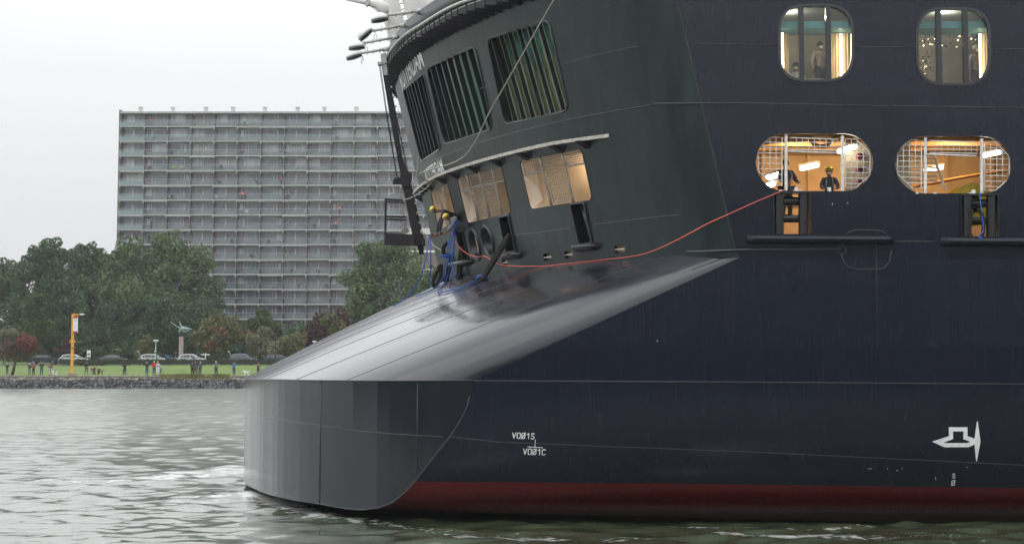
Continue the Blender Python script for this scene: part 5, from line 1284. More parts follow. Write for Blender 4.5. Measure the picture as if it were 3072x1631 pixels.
def standing(x, y, z, h, yaw, arms='side', walk=0, wide=.11):
    """joint positions of an upright figure, yaw 0 faces the camera (-Y)"""
    k = h/1.75
    b = dict(pel=(0, 0, .95), wai=(0, 0, 1.10), che=(0, .01, 1.32), nek=(0, .01, 1.50), hea=(0, -.01, 1.60), cro=(0, -.005, 1.69), shL=(.175, .01, 1.42), shR=(-.175, .01, 1.42))
    for s, n in ((1, 'L'), (-1, 'R')):
        st = walk*s
        b['hi'+n] = (.09*s, 0, .90); b['kn'+n] = (wide*.95*s, -.03-st*.5, .50); b['an'+n] = (wide*s, -st, .09 if st >= 0 else .13); b['to'+n] = (wide*1.15*s, -st-.16, .045)
        if arms == 'side': e, w_, ha = (.235*s, .02, 1.14), (.25*s, -.04, .90), (.25*s, -.06, .82)
        elif arms == 'phone': e, w_, ha = (.27*s, -.16, 1.27), (.12*s, -.28, 1.50), (.06*s, -.28, 1.57)
        elif arms == 'hold': e, w_, ha = (.25*s, -.02, 1.15), (.10*s, -.25, 1.20), (.04*s, -.28, 1.22)
        elif arms == 'mixed': e, w_, ha = ((.24*s, -.05, 1.16), (.12*s, -.28, 1.34), (.05*s, -.31, 1.42)) if s > 0 else ((.235*s, .02, 1.14), (.22*s, -.10, .92), (.2*s, -.12, .86))
        elif arms == 'pocket': e, w_, ha = (.27*s, .04, 1.15), (.21*s, -.08, .97), (.18*s, -.10, .93)
        elif arms == 'work': e, w_, ha = (.25*s, -.12, 1.16), (.2*s, -.34, 1.08), (.17*s, -.40, 1.08)
        b['el'+n], b['wr'+n], b['ha'+n] = e, w_, ha
    c, s_ = math.cos(yaw), math.sin(yaw); out = {}
    for n, p in b.items(): out[n] = Vector((x+k*(p[0]*c-p[1]*s_), y+k*(p[0]*s_+p[1]*c), z+k*p[2]))
    out['face'] = Vector((s_, -c, -.05)); return out
PY = WL+1.9
def bystander(u, top, bot, label, mats, arms, yaw=0, walk=0, prop=None, **kw):
    z0 = 1.37; Y = PY if bot > 1125 else atz(u, bot, 1.45).y; z0 = gz(Y)+.02; x = at(u, 1100, Y).x; h = (at(u, top, Y).z-z0); h = max(.9, min(1.92, h))
    t = thing('person', label, 'person', (x, Y, z0), 'people watching from the far bank'); J = standing(x, Y, z0, h, R(yaw), arms, walk); body(J, t, mats, h/1.75, fingers=True, coarse=1, **kw)
    if arms == 'phone': q = MB(); p = (J['haL']+J['haR'])/2+J['face']*.03; q.box(p.x-.08, p.x+.08, p.y-.01, p.y+.02, p.z-.045, p.z+.05); tag(q.build('phone', M_phone), 'phone or camera held up by the '+prop, 'phone', 'phones and cameras of the bystanders') if prop else None
    return t
c_ = CL
bystander(22, 1089, 1130, 'leftmost bystander with both hands raised, dark jacket and blue jeans', (M_skin, c_['navy'], c_['jeans']), 'phone', 10, prop='leftmost bystander', hair='blond')
bystander(89, 1088.5, 1130, 'bystander in white and navy jacket with grey trousers', (M_skin, c_['navy'], c_['grey']), 'hold', 0, hair=None, hat='white')
bystander(101, 1088.5, 1130, 'bystander in dark red jacket and black trousers', (M_skin, c_['darkred'], c_['black']), 'hold', 0, hair='grey')
bystander(125, 1083, 1130, 'tall balding bystander in black jacket and jeans, hands together', (M_skin, c_['black'], c_['jeans']), 'hold', 10, hair=None)
bystander(152, 1088, 1130, 'bystander in brown coat and pale trousers holding a dog leash', (M_skin, c_['brown'], c_['palegrey']), 'side', 0, hair=None, hat='black', coat=True)
bystander(259, 1083, 1122, 'person striding in long black coat and jeans, right of the yellow pole', (M_skin, c_['black'], c_['jeans']), 'mixed', 40, .22, hair='dark')
bystander(277, 1100, 1122, 'small child in red top beside the picnic table', (M_skin, c_['red'], c_['white']), 'side', 30, hair='blond')
bystander(284, 1100, 1121, 'small child in dark top behind the picnic table', (M_skin, c_['black'], c_['jeans']), 'side', -20, hair='grey')
bystander(374, 1088, 1128, 'photographer all in black between the legs of a tripod', (M_skin, c_['black'], c_['black']), 'phone', 0, prop='photographer with the left tripod', hair=None, hat='black')
bystander(441, 1084, 1127, 'bystander in dark jacket and jeans with raised phone, left of the red coat', (M_skin, c_['navy'], c_['jeans']), 'phone', 15, prop='bystander left of the red coat', hair='grey')
bystander(462.5, 1081.5, 1126, 'bystander in bright red coat and blue jeans', (M_skin, c_['red'], c_['jeans']), 'mixed', 20, hair='blond', coat=False)
bystander(473.5, 1083, 1127, 'bystander in lilac jacket and white trousers beside the bicycle', (M_skin, c_['lilac'], c_['white']), 'hold', 10, hair='blond')
bystander(577, 1085, 1125, 'left one of three dark figures, in a long black coat', (M_skin, c_['black'], c_['black']), 'hold', 15, coat=True, hair='brown')
bystander(586, 1081, 1126, 'middle one of three dark figures, in olive trousers', (M_skin, c_['navy'], c_['olive']), 'hold', 10, hair='brown')
bystander(601, 1084, 1126, 'right one of three dark figures, balding in dark clothes', (M_skin, c_['slate'], c_['slate']), 'hold', -15, hair='grey')
bystander(648, 1082, 1125, 'blond bystander seen from the side in charcoal jacket', (M_skin, c_['grey'], c_['black']), 'mixed', 70, .12, hair='blond')
bystander(702, 1083.5, 1127, 'bystander in bright blue jacket and blue jeans, arms raised', (M_skin, c_['blue'], c_['jeans']), 'phone', 35, prop='bystander in blue', hair='brown')
bystander(775, 1087, 1125, 'person in red hat and dark coat near the ship ramp', (M_skin, c_['brown'], c_['black']), 'mixed', 60, .15, hair=None, hat='red', coat=True)
bystander(818, 1091, 1130, 'person whose head shows above the ship ramp edge', (M_skin, c_['darkred'], c_['black']), 'side', 0, hair='blond')
# seated figure at the picnic table
Yk = atz(290, 1122, 1.45).y; xk2 = at(297, 1100, Yk).x; z0 = gz(Yk)
t = thing('person', 'small seated figure in brown at the picnic table', 'person', (xk2, Yk, z0), 'people watching from the far bank')
J = standing(xk2, Yk+.2, z0-.42, 1.5, R(20), 'hold')
for s in ('L', 'R'): k_ = J['hi'+s]; J['kn'+s] = k_+Vector((0, -.40, .02)); J['an'+s] = k_+Vector((0, -.42, -.36)); J['to'+s] = k_+Vector((0, -.55, -.40))
body(J, t, (M_skin, CL['tan'], CL['brown']), .85, hair='blond')
M_wood = mat('weathered_wood', (.16, .12, .085), .85, var=.3, vscale=4, stretch=(1, 6, 6))
tb_ = thing('picnic_table', 'low dark wooden picnic table on the lawn edge', 'table', (at(292, 1110, Yk).x, Yk-.4, gz(Yk)))
x = tb_.location.x; y = Yk-.4; q = MB()
for k in range(4): q.box(x-1.0, x+1.0, y-.35+k*.18, y-.19+k*.18, z0+.66, z0+.71)
q.build('tabletop', M_wood, tb_)
for s in (-.12, .12): q = MB(); q.bar((x+s*1.4, y-.3, z0), (x+s*2.5, y+.3, z0+.66), .10, .08); q.bar((x+s*1.4, y+.3, z0), (x+s*2.5, y-.3, z0+.66), .10, .08); q.build('leg', M_wood, tb_)
q = MB(); q.box(x-.9, x+.9, y+.55, y+.85, z0+.40, z0+.45); q.bar((x-.5, y+.7, z0), (x-.5, y+.7, z0+.4), .1); q.bar((x+.5, y+.7, z0), (x+.5, y+.7, z0+.4), .1); q.build('bench', M_wood, tb_)
# tripods
for u, lb in ((374, 'camera tripod at the feet of the photographer in black'), (593, 'camera tripod between the dark figures')):
    p = at(u, 1100, PY-.35); t = thing('tripod', lb, 'tripod', (p.x, PY-.35, gz(PY)), 'camera tripods'); top = Vector((p.x, PY-.35, gz(PY)+1.32))
    w_ = .42 if u < 400 else .16
    for a in (0, 2.1, 4.2): q = MB(); q.tube([top, (p.x+w_*math.cos(a+.5), PY-.35+w_*math.sin(a+.5)*.6, gz(PY))], .022, 5); q.build('leg', M_phone, t)
    q = MB(); q.box(p.x-.07, p.x+.07, PY-.45, PY-.28, top.z, top.z+.13); q.tube([(p.x, PY-.45, top.z+.07), (p.x, PY-.62, top.z+.07)], .045, 8); q.build('camera', M_phone, t)
# dogs
def dog(u, v, lb, m1, m2, yaw):
    z = gz(PY); x = at(u, v, PY).x; t = thing('dog', lb, 'dog', (x, PY-.5, z)); c, s = math.cos(yaw), math.sin(yaw)
    T = lambda a, b, h: Vector((x+a*c-b*s, PY-.5+a*s+b*c, z+h))
    P = [T(-.22, 0, .40), T(0, 0, .38), T(.20, 0, .40), T(.32, 0, .52), T(.42, 0, .56), T(.54, 0, .52), T(-.34, 0, .50), T(-.45, 0, .60)]; rr = [.10, .11, .12, .07, .075, .035, .03, .015]
    e = [(0, 1), (1, 2), (2, 3), (3, 4), (4, 5), (0, 6), (6, 7)]
    for fx, sd in ((.20, .07), (.20, -.07)):
        n = len(P); P += [T(fx, sd, .25), T(fx+.01, sd, .12), T(fx+.04, sd, .02)]; rr += [.045, .028, .026]; e += [(2, n), (n, n+1), (n+1, n+2)]
    for sd in (.07, -.07):
        n = len(P); P += [T(-.16, sd, .26), T(-.30, sd, .16), T(-.25, sd, .02)]; rr += [.055, .028, .026]; e += [(0, n), (n, n+1), (n+1, n+2)]
    vs, fs = skin_mesh(P, e, rr, 1); q = MB(); q.add(vs, fs)
    for sd in (-1, 1): q.ell(T(.40, .05*sd, .62), (.02, .015, .05), 6, 4)
    q.build('body', m1, t, True); q = MB(); q.ell(T(-.02, 0, .43), (.17, .115, .09), 10, 6); q.build('coat_patch', m2, t, True); return t
dog(168, 1128, 'small black and white dog beside the brown coated bystander', CL['white'], CL['black'], R(150)); dog(741, 1125, 'white dog with brown ears at the edge of the ramp', CL['white'], CL['white'], R(170))
q = MB(); q.tube([at(158, 1108, PY-.1), at(162, 1118, PY-.3), at(166, 1119, PY-.5)], .012, 4); tag(q.build('leash', M_phone), 'thin dog leash between brown coat and small dog', 'leash')
# bicycle
x = at(483, 1110, PY+.4).x; y = PY+.4; z = gz(PY)+.02; t = thing('bicycle', 'dark bicycle standing behind the bystander in white trousers', 'bicycle', (x, y, z))
for dx, dy in ((-.50, .1), (.50, -.1)):
    q = MB(); q.tube([(x+dx*.45+math.cos(a)*.17, y+dy*4+math.cos(a)*.28, z+.34+math.sin(a)*.33) for a in np.linspace(0, 6.28, 21)[:-1]], .018, 5, True); w__ = q.build('wheel', M_phone, t)
q = MB(); A = Vector((x-.225, y+.4, z+.34)); B = Vector((x+.225, y-.4, z+.34)); C_ = Vector((x-.02, y+.05, z+.32)); D = Vector((x-.09, y+.2, z+.85)); E_ = Vector((x+.15, y-.27, z+.85))
for a, b in ((A, C_), (A, D), (C_, D), (C_, E_), (D, E_), (E_, B), (D, D+Vector((0, 0, .12)))): q.tube([a, b], .018, 5)
q.build('frame', CL['slate'], t); q = MB(); q.ell(D+Vector((0, 0, .14)), (.07, .12, .03), 8, 4); q.build('saddle', M_phone, t); q = MB(); q.tube([E_, E_+Vector((0, 0, .2)), E_+Vector((-.2, .05, .25))], .014, 5); q.tube([E_+Vector((0, 0, .2)), E_+Vector((.2, .05, .25))], .014, 5); q.build('handlebar', M_alu, t)

# ================================================================ CARS
M_tyre = mat('tyre', (.02, .02, .02), .8); M_rim = mat('rim', (.22, .22, .23), .3, .8); M_cglass = mat('car_glass', (.03, .04, .045), .06, spec=.8); M_hl = mat('headlight_glass', (.6, .6, .6), .1); M_tl = mat('tail_light', (.4, .02, .02), .2)
def car(u, lb, col, L_=4.3, H=1.48, kind='hatch', Y=250, flip=1):
    m = mat('car_paint', col, .35, coat=.25); x = at(u, 1080, Y).x; z = gz(Y)+.04
    t = thing('parked_car', lb, 'car', (x, Y, z), 'cars parked along the park road'); hl = L_/2
    prof = [(-hl, .45), (-hl+.02, .75), (-hl+.10, .92), (-hl*.80, 1.0)] if kind != 'sedan' else [(-hl, .45), (-hl+.02, .78), (-hl+.08, .95), (-hl*.74, 1.02)]
    lower = prof+[(hl*.42, .95), (hl*.85, .80), (hl-.05, .66), (hl, .42), (hl-.03, .28), (-hl+.03, .28)]
    roof = [(-hl*.90, .97), (-hl*.72, H-.10), (-hl*.45, H), (0, H), (hl*.10, H-.06), (hl*.50, .95)] if kind != 'sedan' else [(-hl*.80, 1.0), (-hl*.42, H-.06), (-hl*.15, H), (hl*.05, H-.03), (hl*.55, .93)]
    T = lambda a, b, c: (x+a*flip, Y+b, z+c)
    q = MB(); W2 = .88
    def ext(P, wa, wb):
        n = len(P); zmin = min(p[1] for p in P); zmax = max(p[1] for p in P); vs = []
        for s in (-1, 1):
            for a, c in P: k = (c-zmin)/(zmax-zmin); vs.append(T(a, s*(wa+(wb-wa)*k), c))
        q.add(vs, [tuple(range(n)), tuple(reversed(range(n, 2*n)))]+[(i, (i+1) % n, (i+1) % n+n, i+n) for i in range(n)])
    ext(lower, W2-.02, W2-.04); ext(roof, W2-.08, W2-.24); b_ = q.build('body', m, t, False, bevel=.05)
    inner = [(a*.93-.0, .99+(c-.97)*.80) for a, c in roof]; q = MB(); n = len(inner)
    for s in (-1, 1):
        vs = [T(a, s*(W2-.06-.17*max(0, (c-.97))/(H-.97)+.004), c) for a, c in inner]; q.add(vs, [tuple(range(n))])
    q.add([T(roof[-1][0]-.03, -W2*.7, .99), T(roof[-1][0]-.03, W2*.7, .99), T(roof[-2][0]+.06, W2*.62, H-.12), T(roof[-2][0]+.06, -W2*.62, H-.12)], [(0, 1, 2, 3)])
    g_ = q.build('window', M_cglass, t); q = MB()
    for a in (-.15, -hl*.52): q.box(*sorted((x+a*flip-.03, x+a*flip+.03)), Y-W2+.05, Y-W2+.09, z+.98, z+H-.12)
    q.build('pillar', m, t)
    for a in (-hl*.62, hl*.62):
        for s in (-1, 1):
            q = MB(); q.tube([T(a, s*(W2-.16), .31), T(a, s*(W2+.01), .31)], .315, 14); w_ = q.build('wheel', M_tyre, t); q = MB(); q.tube([T(a, s*(W2), .31), T(a, s*(W2+.03), .31)], .20, 10); q.build('rim', M_rim, w_)
    for s in (-1, 1):
        q = MB(); q.ell(T(hl-.10, s*.62, .66), (.12, .16, .07), 8, 4); q.build('headlight', M_hl, t, True); q = MB(); q.ell(T(-hl+.05, s*.66, .82), (.06, .13, .09), 8, 4); q.build('tail_light', M_tl, t, True)
        q = MB(); q.ell(T(hl*.30, s*(W2+.06), 1.0), (.09, .08, .06), 8, 4); q.build('mirror', m, t, True)
    return t
car(134, 'black saloon car parked at the left, fully in view before the hedge', (.010, .011, .014), 4.6, 1.42, 'sedan')
car(222, 'white car behind the hedge, partly hidden by the yellow pole', (.5, .51, .52), 4.2, 1.45)
car(343, 'dark grey car behind the hedge, left of the white street lamp', (.10, .11, .12), 4.1, 1.38, 'sedan')
car(460, 'white car with its nose right behind the white street lamp', (.5, .5, .49), 4.2, 1.50)
car(576, 'silver car just right of the sculpture column', (.48, .50, .52), 4.2, 1.50)
car(731, 'blue grey estate car behind the hedge near the ramp', (.14, .16, .20), 4.3, 1.56)
car(838, 'dark car almost hidden where ramp and hedge meet', (.05, .06, .08), 4.3, 1.45)

# ================================================================ STREET FURNITURE
M_ypole = mat('ochre_yellow_paint', (.72, .36, .03), .5, var=.12, vscale=1.5); M_sred = mat('sign_red', (.42, .02, .06), .5); M_swhite = mat('sign_white', (.80, .82, .84), .4); M_blk = mat('black_print', (.02, .02, .02), .6)
Y = PY+.6; k = Y/5000; sg = thing('signal_pole', 'tall yellow river signal pole number 109 with a lit sign box', 'signal pole', (at(217.5, 1100, Y).x, Y, gz(Y)))
P2 = lambda u, v, dy=0: at(u, v, Y+dy)
q = MB(); a = P2(212, 1118); b = P2(223, 943); q.box(a.x, b.x, Y-.16, Y+.16, gz(Y)+.2, b.z-.1); q.hexa([(a.x, Y-.16, b.z-.1), (b.x, Y-.16, b.z-.1), (b.x, Y+.16, b.z-.1), (a.x, Y+.16, b.z-.1), (a.x+.12, Y-.16, b.z+.08), (b.x, Y-.16, b.z+.08), (b.x, Y+.16, b.z+.08), (a.x+.12, Y+.16, b.z+.08)]); q.build('pole', M_ypole, sg)
q = MB(); q.bar(P2(214, 943), P2(240, 943), .14, .12); q.tube([P2(222, 947), P2(235, 944)], .03, 5); q.build('arm', M_ypole, sg)
q = MB(); q.ell(P2(246, 942.5), (.32, .14, .09), 12, 6); q.build('lamp', M_swhite, sg, True)
q = MB(); a = P2(206, 1128); b = P2(227, 1118); q.box(a.x, b.x, Y-.45, Y+.45, gz(Y)-.1, gz(Y)+.32); q.build('base', mat('pole_concrete', (.28, .24, .19), .9, var=.2), sg, bevel=.04)
q = MB(); a = P2(221, 998); b = P2(234.5, 948); q.box(a.x, b.x, Y-.30, Y-.02, a.z, b.z); bx = q.build('sign_box', M_swhite, sg)
q = MB(); q.box(a.x, b.x, Y-.312, Y-.302, b.z-.24, b.z); q.box(a.x, b.x, Y-.312, Y-.302, a.z, a.z+.20); q.build('sign_band', M_sred, bx)
q = MB()
for x_, z_, w_, h_ in ((.15, .70, .07, .09), (.25, .72, .08, .05), (.14, .79, .08, .04), (.27, .80, .05, .07), (.17, .42, .03, .10), (.28, .45, .03, .06), (.17, .30, .03, .07), (.27, .33, .02, .04), (.20, .24, .06, .02)):
    X_ = a.x+(b.x-a.x)*(x_+.12)*1.35; Z_ = a.z+(b.z-a.z)*z_; q.box(X_, X_+w_, Y-.316, Y-.305, Z_, Z_+h_)
q.build('sign_print', M_blk, bx)
for s in (-1, 1): q = MB(); c = P2(217.5+s*5, 1025); q.hexa([(c.x, Y-.16, c.z-.05), (c.x+s*.18, Y-.16, c.z-.05), (c.x+s*.18, Y+.1, c.z-.05), (c.x, Y+.1, c.z-.05), (c.x, Y-.16, c.z+.22), (c.x+s*.02, Y-.16, c.z+.22), (c.x+s*.02, Y+.1, c.z+.22), (c.x, Y+.1, c.z+.22)]); q.build('collar', M_ypole, sg)
vs, fs = text_verts('109', 0, 1, .02); q = MB(); a = P2(212.8, 1047.5); b = P2(222.4, 1040.5); q.add([(a.x+(b.x-a.x)*x_, Y-.165, a.z+(b.z-a.z)*y_) for x_, y_ in vs], fs); q.build('number', M_blk, sg)
# bird sculpture
Y = 255.0; sc = thing('bird_sculpture', 'green bronze seagull sculpture with raised wings on a tall stone column', 'sculpture', (at(543, 1090, Y).x, Y, gz(Y)-.1))
q = MB(); a = at(537, 1085, Y); b = at(550, 1010, Y); c = (a.x+b.x)/2; q.lathe((c, Y, gz(Y)-.1), [(.36, 0), (.34, b.z-gz(Y)+.1)], 8); q.build('column', mat('granite_column', (.36, .31, .27), .85, var=.15, vscale=4), sc)
q = MB(); q.lathe((c, Y, b.z), [(.30, 0), (.22, .25), (.24, .55), (.12, .7)], 8); q.build('plinth', M_phone, sc)
M_brz = mat('verdigris_bronze', (.26, .36, .35), .5, var=.35, vscale=4); z6 = lambda x, y, dy=0: at(x/3.1415, 900+y/3.1415, Y+dy)
q = MB(); q.tube(catmull([z6(1690, 275), z6(1715, 268), z6(1745, 268), z6(1775, 268), z6(1795, 272), z6(1813, 282)], 4), [.10, .13, .17, .2, .23, .24, .25, .25, .24, .22, .20, .18, .15, .13, .12, .11, .10, .08, .06, .05, .03], 8); q.tube(catmull([z6(1700, 272), z6(1722, 290), z6(1745, 297), z6(1768, 288), z6(1785, 275)], 4), .09, 7); q.build('body', M_brz, sc, True)
for P, n in (([z6(1740, 268), z6(1705, 262), z6(1670, 250), z6(1638, 226), z6(1608, 205, .8)], 4), ([z6(1745, 262, .3), z6(1715, 248, .5), z6(1700, 228, .6), z6(1692, 195, .7)], 4), ([z6(1715, 290), z6(1690, 285), z6(1683, 300), z6(1705, 325)], 4)):
    C_ = catmull(P, n); L0 = len(C_); q = MB(); q.tube(C_, [.19*(1-.85*abs(i/(L0-1)-.25)) for i in range(L0)], 7, flat=.5); q.build('wing' if P[0].z > z6(0, 280).z else 'tail', M_brz, sc, True)
# street lamps, posts
def post(u, vt, Y, name, lb, cat, r, m, head=None):
    a = at(u, vt, Y); t = thing(name, lb, cat, (a.x, Y, gz(Y)), 'lamp posts on the park road' if 'lamp' in name else None)
    q = MB(); q.tube([(a.x, Y, gz(Y)), (a.x, Y, a.z)], [r*1.3, r], 8); q.build('pole', m, t)
    if head: head(t, a)
    return t
def disc(t, a): q = MB(); q.lathe((a.x, a.y, a.z-.1), [(.12, 0), (.42, .22), (.44, .30), (.30, .34), (.02, .36)], 14); q.build('lamp_head', M_swhite, t, True)
post(467.5, 1024, 245.5, 'street_lamp', 'pale street lamp with a shallow dish head above the hedge', 'street lamp', .07, M_lightgrey, disc)
post(334, 975, 256, 'lamp_post', 'thin dark post in front of the biggest tree', 'post', .06, M_phone); post(827, 968, 246, 'lamp_post', 'thin dark post in front of the pale olive shrub', 'post', .06, M_phone)
def disc2(t, a): q = MB(); q.ell((a.x-.0, a.y, a.z), (.35, .25, .10), 10, 5); q.build('lamp_head', M_swhite, t, True)
post(943, 1024, 246, 'street_lamp', 'street lamp whose head peeps over the ship ramp', 'street lamp', .07, M_lightgrey, disc2)
M_grn = mat('bright_green_paint', (.05, .22, .09), .5)
for u, lb in ((419, 'green curved post left of the white street lamp'), (470, 'green curved post at the foot of the white street lamp'), (691, 'green curved post left of the blue grey estate car')):
    t = thing('curved_post', lb, 'post', (at(u, 1080, 244.5).x, 244.5, gz(244.5)), 'green curved posts'); x = t.location.x
    q = MB(); z = gz(244.5); q.tube(catmull([(x, 244.5, z), (x, 244.5, z+1.3), (x-.06, 244.5, z+1.7), (x-.22, 244.5, z+1.95)], 4), .10, 8); q.build('post', M_grn, t, True); q = MB(); q.ell((x-.26, 244.5, z+1.98), (.14, .09, .07), 8, 5); q.build('cap', M_swhite, t, True)
q = MB(); a = at(504, 1068, 244.5); q.box(a.x-.30, a.x+.28, 244.2, 244.8, gz(244)+.1, a.z); q.box(a.x-.35, a.x+.33, 244.15, 244.85, a.z, a.z+.10); tag(q.build('litter_bin', mat('bin_blue', (.06, .14, .34), .5), bevel=.04), 'blue litter bin between the white car and the column', 'bin')
t = thing('finger_post', 'white finger post with two arms right of the silver car', 'signpost', (at(616, 1080, 245).x, 245, gz(245))); x = t.location.x; q = MB(); z1 = at(616, 1058, 245).z; q.tube([(x, 245, gz(245)), (x, 245, z1)], .06, 8); q.build('pole', M_swhite, t)
for s in (-1, 1): q = MB(); q.box(*sorted((x+s*.06, x+s*.62)), 244.96, 245.04, z1-.32, z1-.18); q.build('arm', M_swhite, t)
t = thing('notice_board', 'white notice board glimpsed between trunks right of the yellow pole', 'sign', (at(266, 1055, 268).x, 268, gz(268))); a = at(260, 1070, 268); b = at(272, 1050, 268); q = MB(); q.box(a.x, b.x, 268, 268.08, a.z, b.z); q.build('board', M_swhite, t)
q = MB(); q.box(a.x+.1, b.x-.1, 267.985, 267.995, a.z+.3, b.z-.5); q.build('board_print', mat('print_blue', (.08, .12, .3), .6), t)
for xx in (a.x+.1, b.x-.1): q = MB(); q.tube([(xx, 268.12, gz(268)), (xx, 268.12, b.z)], .05, 6); q.build('post', M_lightgrey, t)
# ================================================================ balcony people and things on the apartment block
def zap(x, y): return (340+x/2.862, 300+y/2.862)
for i, (x, y, cl, lb) in enumerate(((320, 205, 'red', 'person in red on the top floor balcony, near the left end'), (1108, 845, 'pink', 'person in pink on a sixth floor down balcony, left of the red one'), (1130, 838, 'red', 'person in red beside the one in pink on a balcony'), (1443, 720, 'red', 'person in red before a red door on the fifth balcony row'), (325, 1095, 'black', 'person in black with white cap beside a red door on a balcony'), (1945, 968, 'pink', 'person in pink on the seventh balcony row'), (1916, 1095, 'pink', 'person in salmon pink on the eighth balcony row'), (1128, 205, 'white', 'person in white on the top balcony behind a white chair'), (1912, 205, 'tan', 'person in tan on the top balcony near the dark open door'), (2230, 205, 'slate', 'person in slate on the top balcony row, rightmost'))):
    u, v = zap(x, y); f = min(range(NF), key=lambda f: abs(floors_z[f]+.2-at(u, v, YB+.4).z)); z = floors_z[f]+.20; xx = at(u, v, YB+.5).x
    t = thing('person', lb, 'person', (xx, YB+.5, z), 'people on the balconies'); body(standing(xx, YB+.5, z, 1.7, 0, 'hold'), t, (M_skin, CL[cl], CL['black']), .97, hair='brown', fingers=False, coarse=0)
M_chw = mat('white_plastic', (.75, .78, .78), .5); M_chg = mat('lime_plastic', (.45, .60, .12), .5)
for x, y, m, lb in ((1150, 228, M_chw, 'white chair on the top balcony row'), (517, 600, M_chg, 'left lime green chair on the fourth balcony row'), (583, 600, M_chg, 'right lime green chair on the fourth balcony row'), (1145, 975, M_chw, 'white chair on the seventh balcony row, before a green door'), (1650, 975, M_chw, 'white chair on the seventh balcony row, right part'), (880, 850, M_chw, 'white stool on the sixth balcony row'), (487, 850, M_chw, 'white chair at the left of the sixth balcony row')):
    u, v = zap(x, y); f = min(range(NF), key=lambda f: abs(floors_z[f]+.2-at(u, v, YB+.4).z)); z = floors_z[f]+.20; xx = at(u, v, YB+.6).x; y_ = YB+.6
    t = thing('balcony_chair', lb, 'chair', (xx, y_, z), 'chairs on the balconies'); q = MB(); q.box(xx-.28, xx+.28, y_-.25, y_+.25, z+.40, z+.45); q.build('seat', m, t); q = MB(); q.hexa([(xx-.28, y_+.22, z+.45), (xx+.28, y_+.22, z+.45), (xx+.28, y_+.27, z+.45), (xx-.28, y_+.27, z+.45), (xx-.30, y_+.32, z+.95), (xx+.30, y_+.32, z+.95), (xx+.30, y_+.37, z+.95), (xx-.30, y_+.37, z+.95)]); q.build('backrest', m, t)
    for a_ in (-.25, .25):
        for b_ in (-.22, .22): q = MB(); q.bar((xx+a_, y_+b_, z), (xx+a_*.9, y_+b_, z+.4), .045); q.build('leg', m, t)

M_pot = pm('balcony_plant_leaf', (.05, .10, .045)); M_box = pm('balcony_box', (.28, .33, .34))
ords = ['top', 'second', 'third', 'fourth', 'fifth', 'sixth', 'seventh', 'eighth', 'ninth', 'tenth', 'eleventh', 'twelfth']; used_ = set()
for i in range(46):
    f = random.randrange(0, 12); b = random.randrange(0, 11) if f < 7 else random.randrange(4, 11)
    if (f, b) in used_: continue
    used_.add((f, b)); xx = BX0+b*BW+random.uniform(.6, BW-.6); y_ = YB+random.uniform(.25, .8); z = floors_z[f]+.20; pl = i % 3
    where = ' on the '+ords[f]+' balcony row from the top, bay '+('one two three four five six seven eight nine ten eleven'.split()[b])+' from the left'
    if pl < 2:
        t = thing('potted_plant', 'green potted plant'+where, 'plant', (xx, y_, z), 'potted plants on the balconies'); q = MB(); q.lathe((xx, y_, z), [(.16, 0), (.22, .35)], 8); q.build('pot', M_box, t)
        leaf_cloud('leaves', [((xx+random.uniform(-.2, .2), y_, z+.35+random.uniform(.2, .5)), random.uniform(.25, .45)) for _ in range(3)], 260, .16, M_pot, t, 4, i)
    else:
        t = thing('balcony_table', 'small pale table'+where, 'table', (xx, y_, z), 'tables on the balconies'); q = MB(); q.box(xx-.45, xx+.45, y_-.3, y_+.3, z+.68, z+.72); q.build('tabletop', M_chw, t)
        for a_ in (-.4, .4): q = MB(); q.bar((xx+a_, y_-.2, z), (xx+a_, y_-.2, z+.68), .05); q.build('leg', M_chw, t); q = MB(); q.bar((xx+a_, y_+.2, z), (xx+a_, y_+.2, z+.68), .05); q.build('leg', M_chw, t)

# ================================================================ BLACK BOOM WITH PLATFORM
YBm = 60.6; B_ = lambda u, v, dy=0: at(u, v, YBm+dy)
bm = thing('boarding_boom', 'long black steel boom with a small cage platform hanging off the stern', 'boom', B_(1262, 755))
def slab_px(px, d0, d1, name, m=M_blackm, par=None):
    q = MB(); q.prism([B_(u, v, d0) for u, v in px], (0, d1-d0, 0)); return q.build(name, m, par or bm)
slab_px([(1149, 222), (1165, 218), (1206, 470), (1227, 525), (1272, 722), (1240, 722), (1208, 560), (1186, 430)], -.16, .16, 'main_beam')
slab_px([(1141, 163), (1157, 157), (1163, 225), (1149, 226)], -.2, .2, 'head_fitting', M_lightgrey)
slab_px([(1132, 187), (1160, 182), (1160, 190), (1133, 195)], -.25, .1, 'head_arm', M_lightgrey)
slab_px([(1201, 520), (1233, 517), (1234, 532), (1228, 560), (1207, 562), (1200, 545)], -.24, .24, 'joint_box')
slab_px([(1178, 552), (1179, 540), (1184, 534), (1200, 532), (1203, 552)], -.2, .1, 'winch_housing')
q = MB(); q.tube([B_(1179, 553), B_(1182, 579), B_(1167, 583)], .02, 5); q.build('crank', M_alu, bm)
slab_px([(1153.5, 699), (1243, 703), (1246, 734), (1153, 732)], -.45, .35, 'platform_base')
slab_px([(1243, 716), (1273, 715), (1274, 735), (1244, 735)], -.3, .3, 'base_bracket'); slab_px([(1252, 735), (1270, 737), (1270, 760), (1258, 764)], -.15, .15, 'foot')
for d in (-.40, .30):
    q = MB()
    q.bar(B_(1156, 702, d), B_(1157, 596, d), .075); q.bar(B_(1154, 598, d), B_(1209, 601, d), .07); q.bar(B_(1157, 606, d), B_(1212, 608, d), .05)
    q.bar(B_(1156, 649, d), B_(1218, 651, d), .06); q.bar(B_(1156, 658, d), B_(1219, 660, d), .06); q.build('guard_frame', M_blackm, bm)
for v in (598, 650, 655): q = MB(); q.bar(B_(1157, v, -.40), B_(1157, v, .30), .06); q.build('guard_bar', M_blackm, bm)
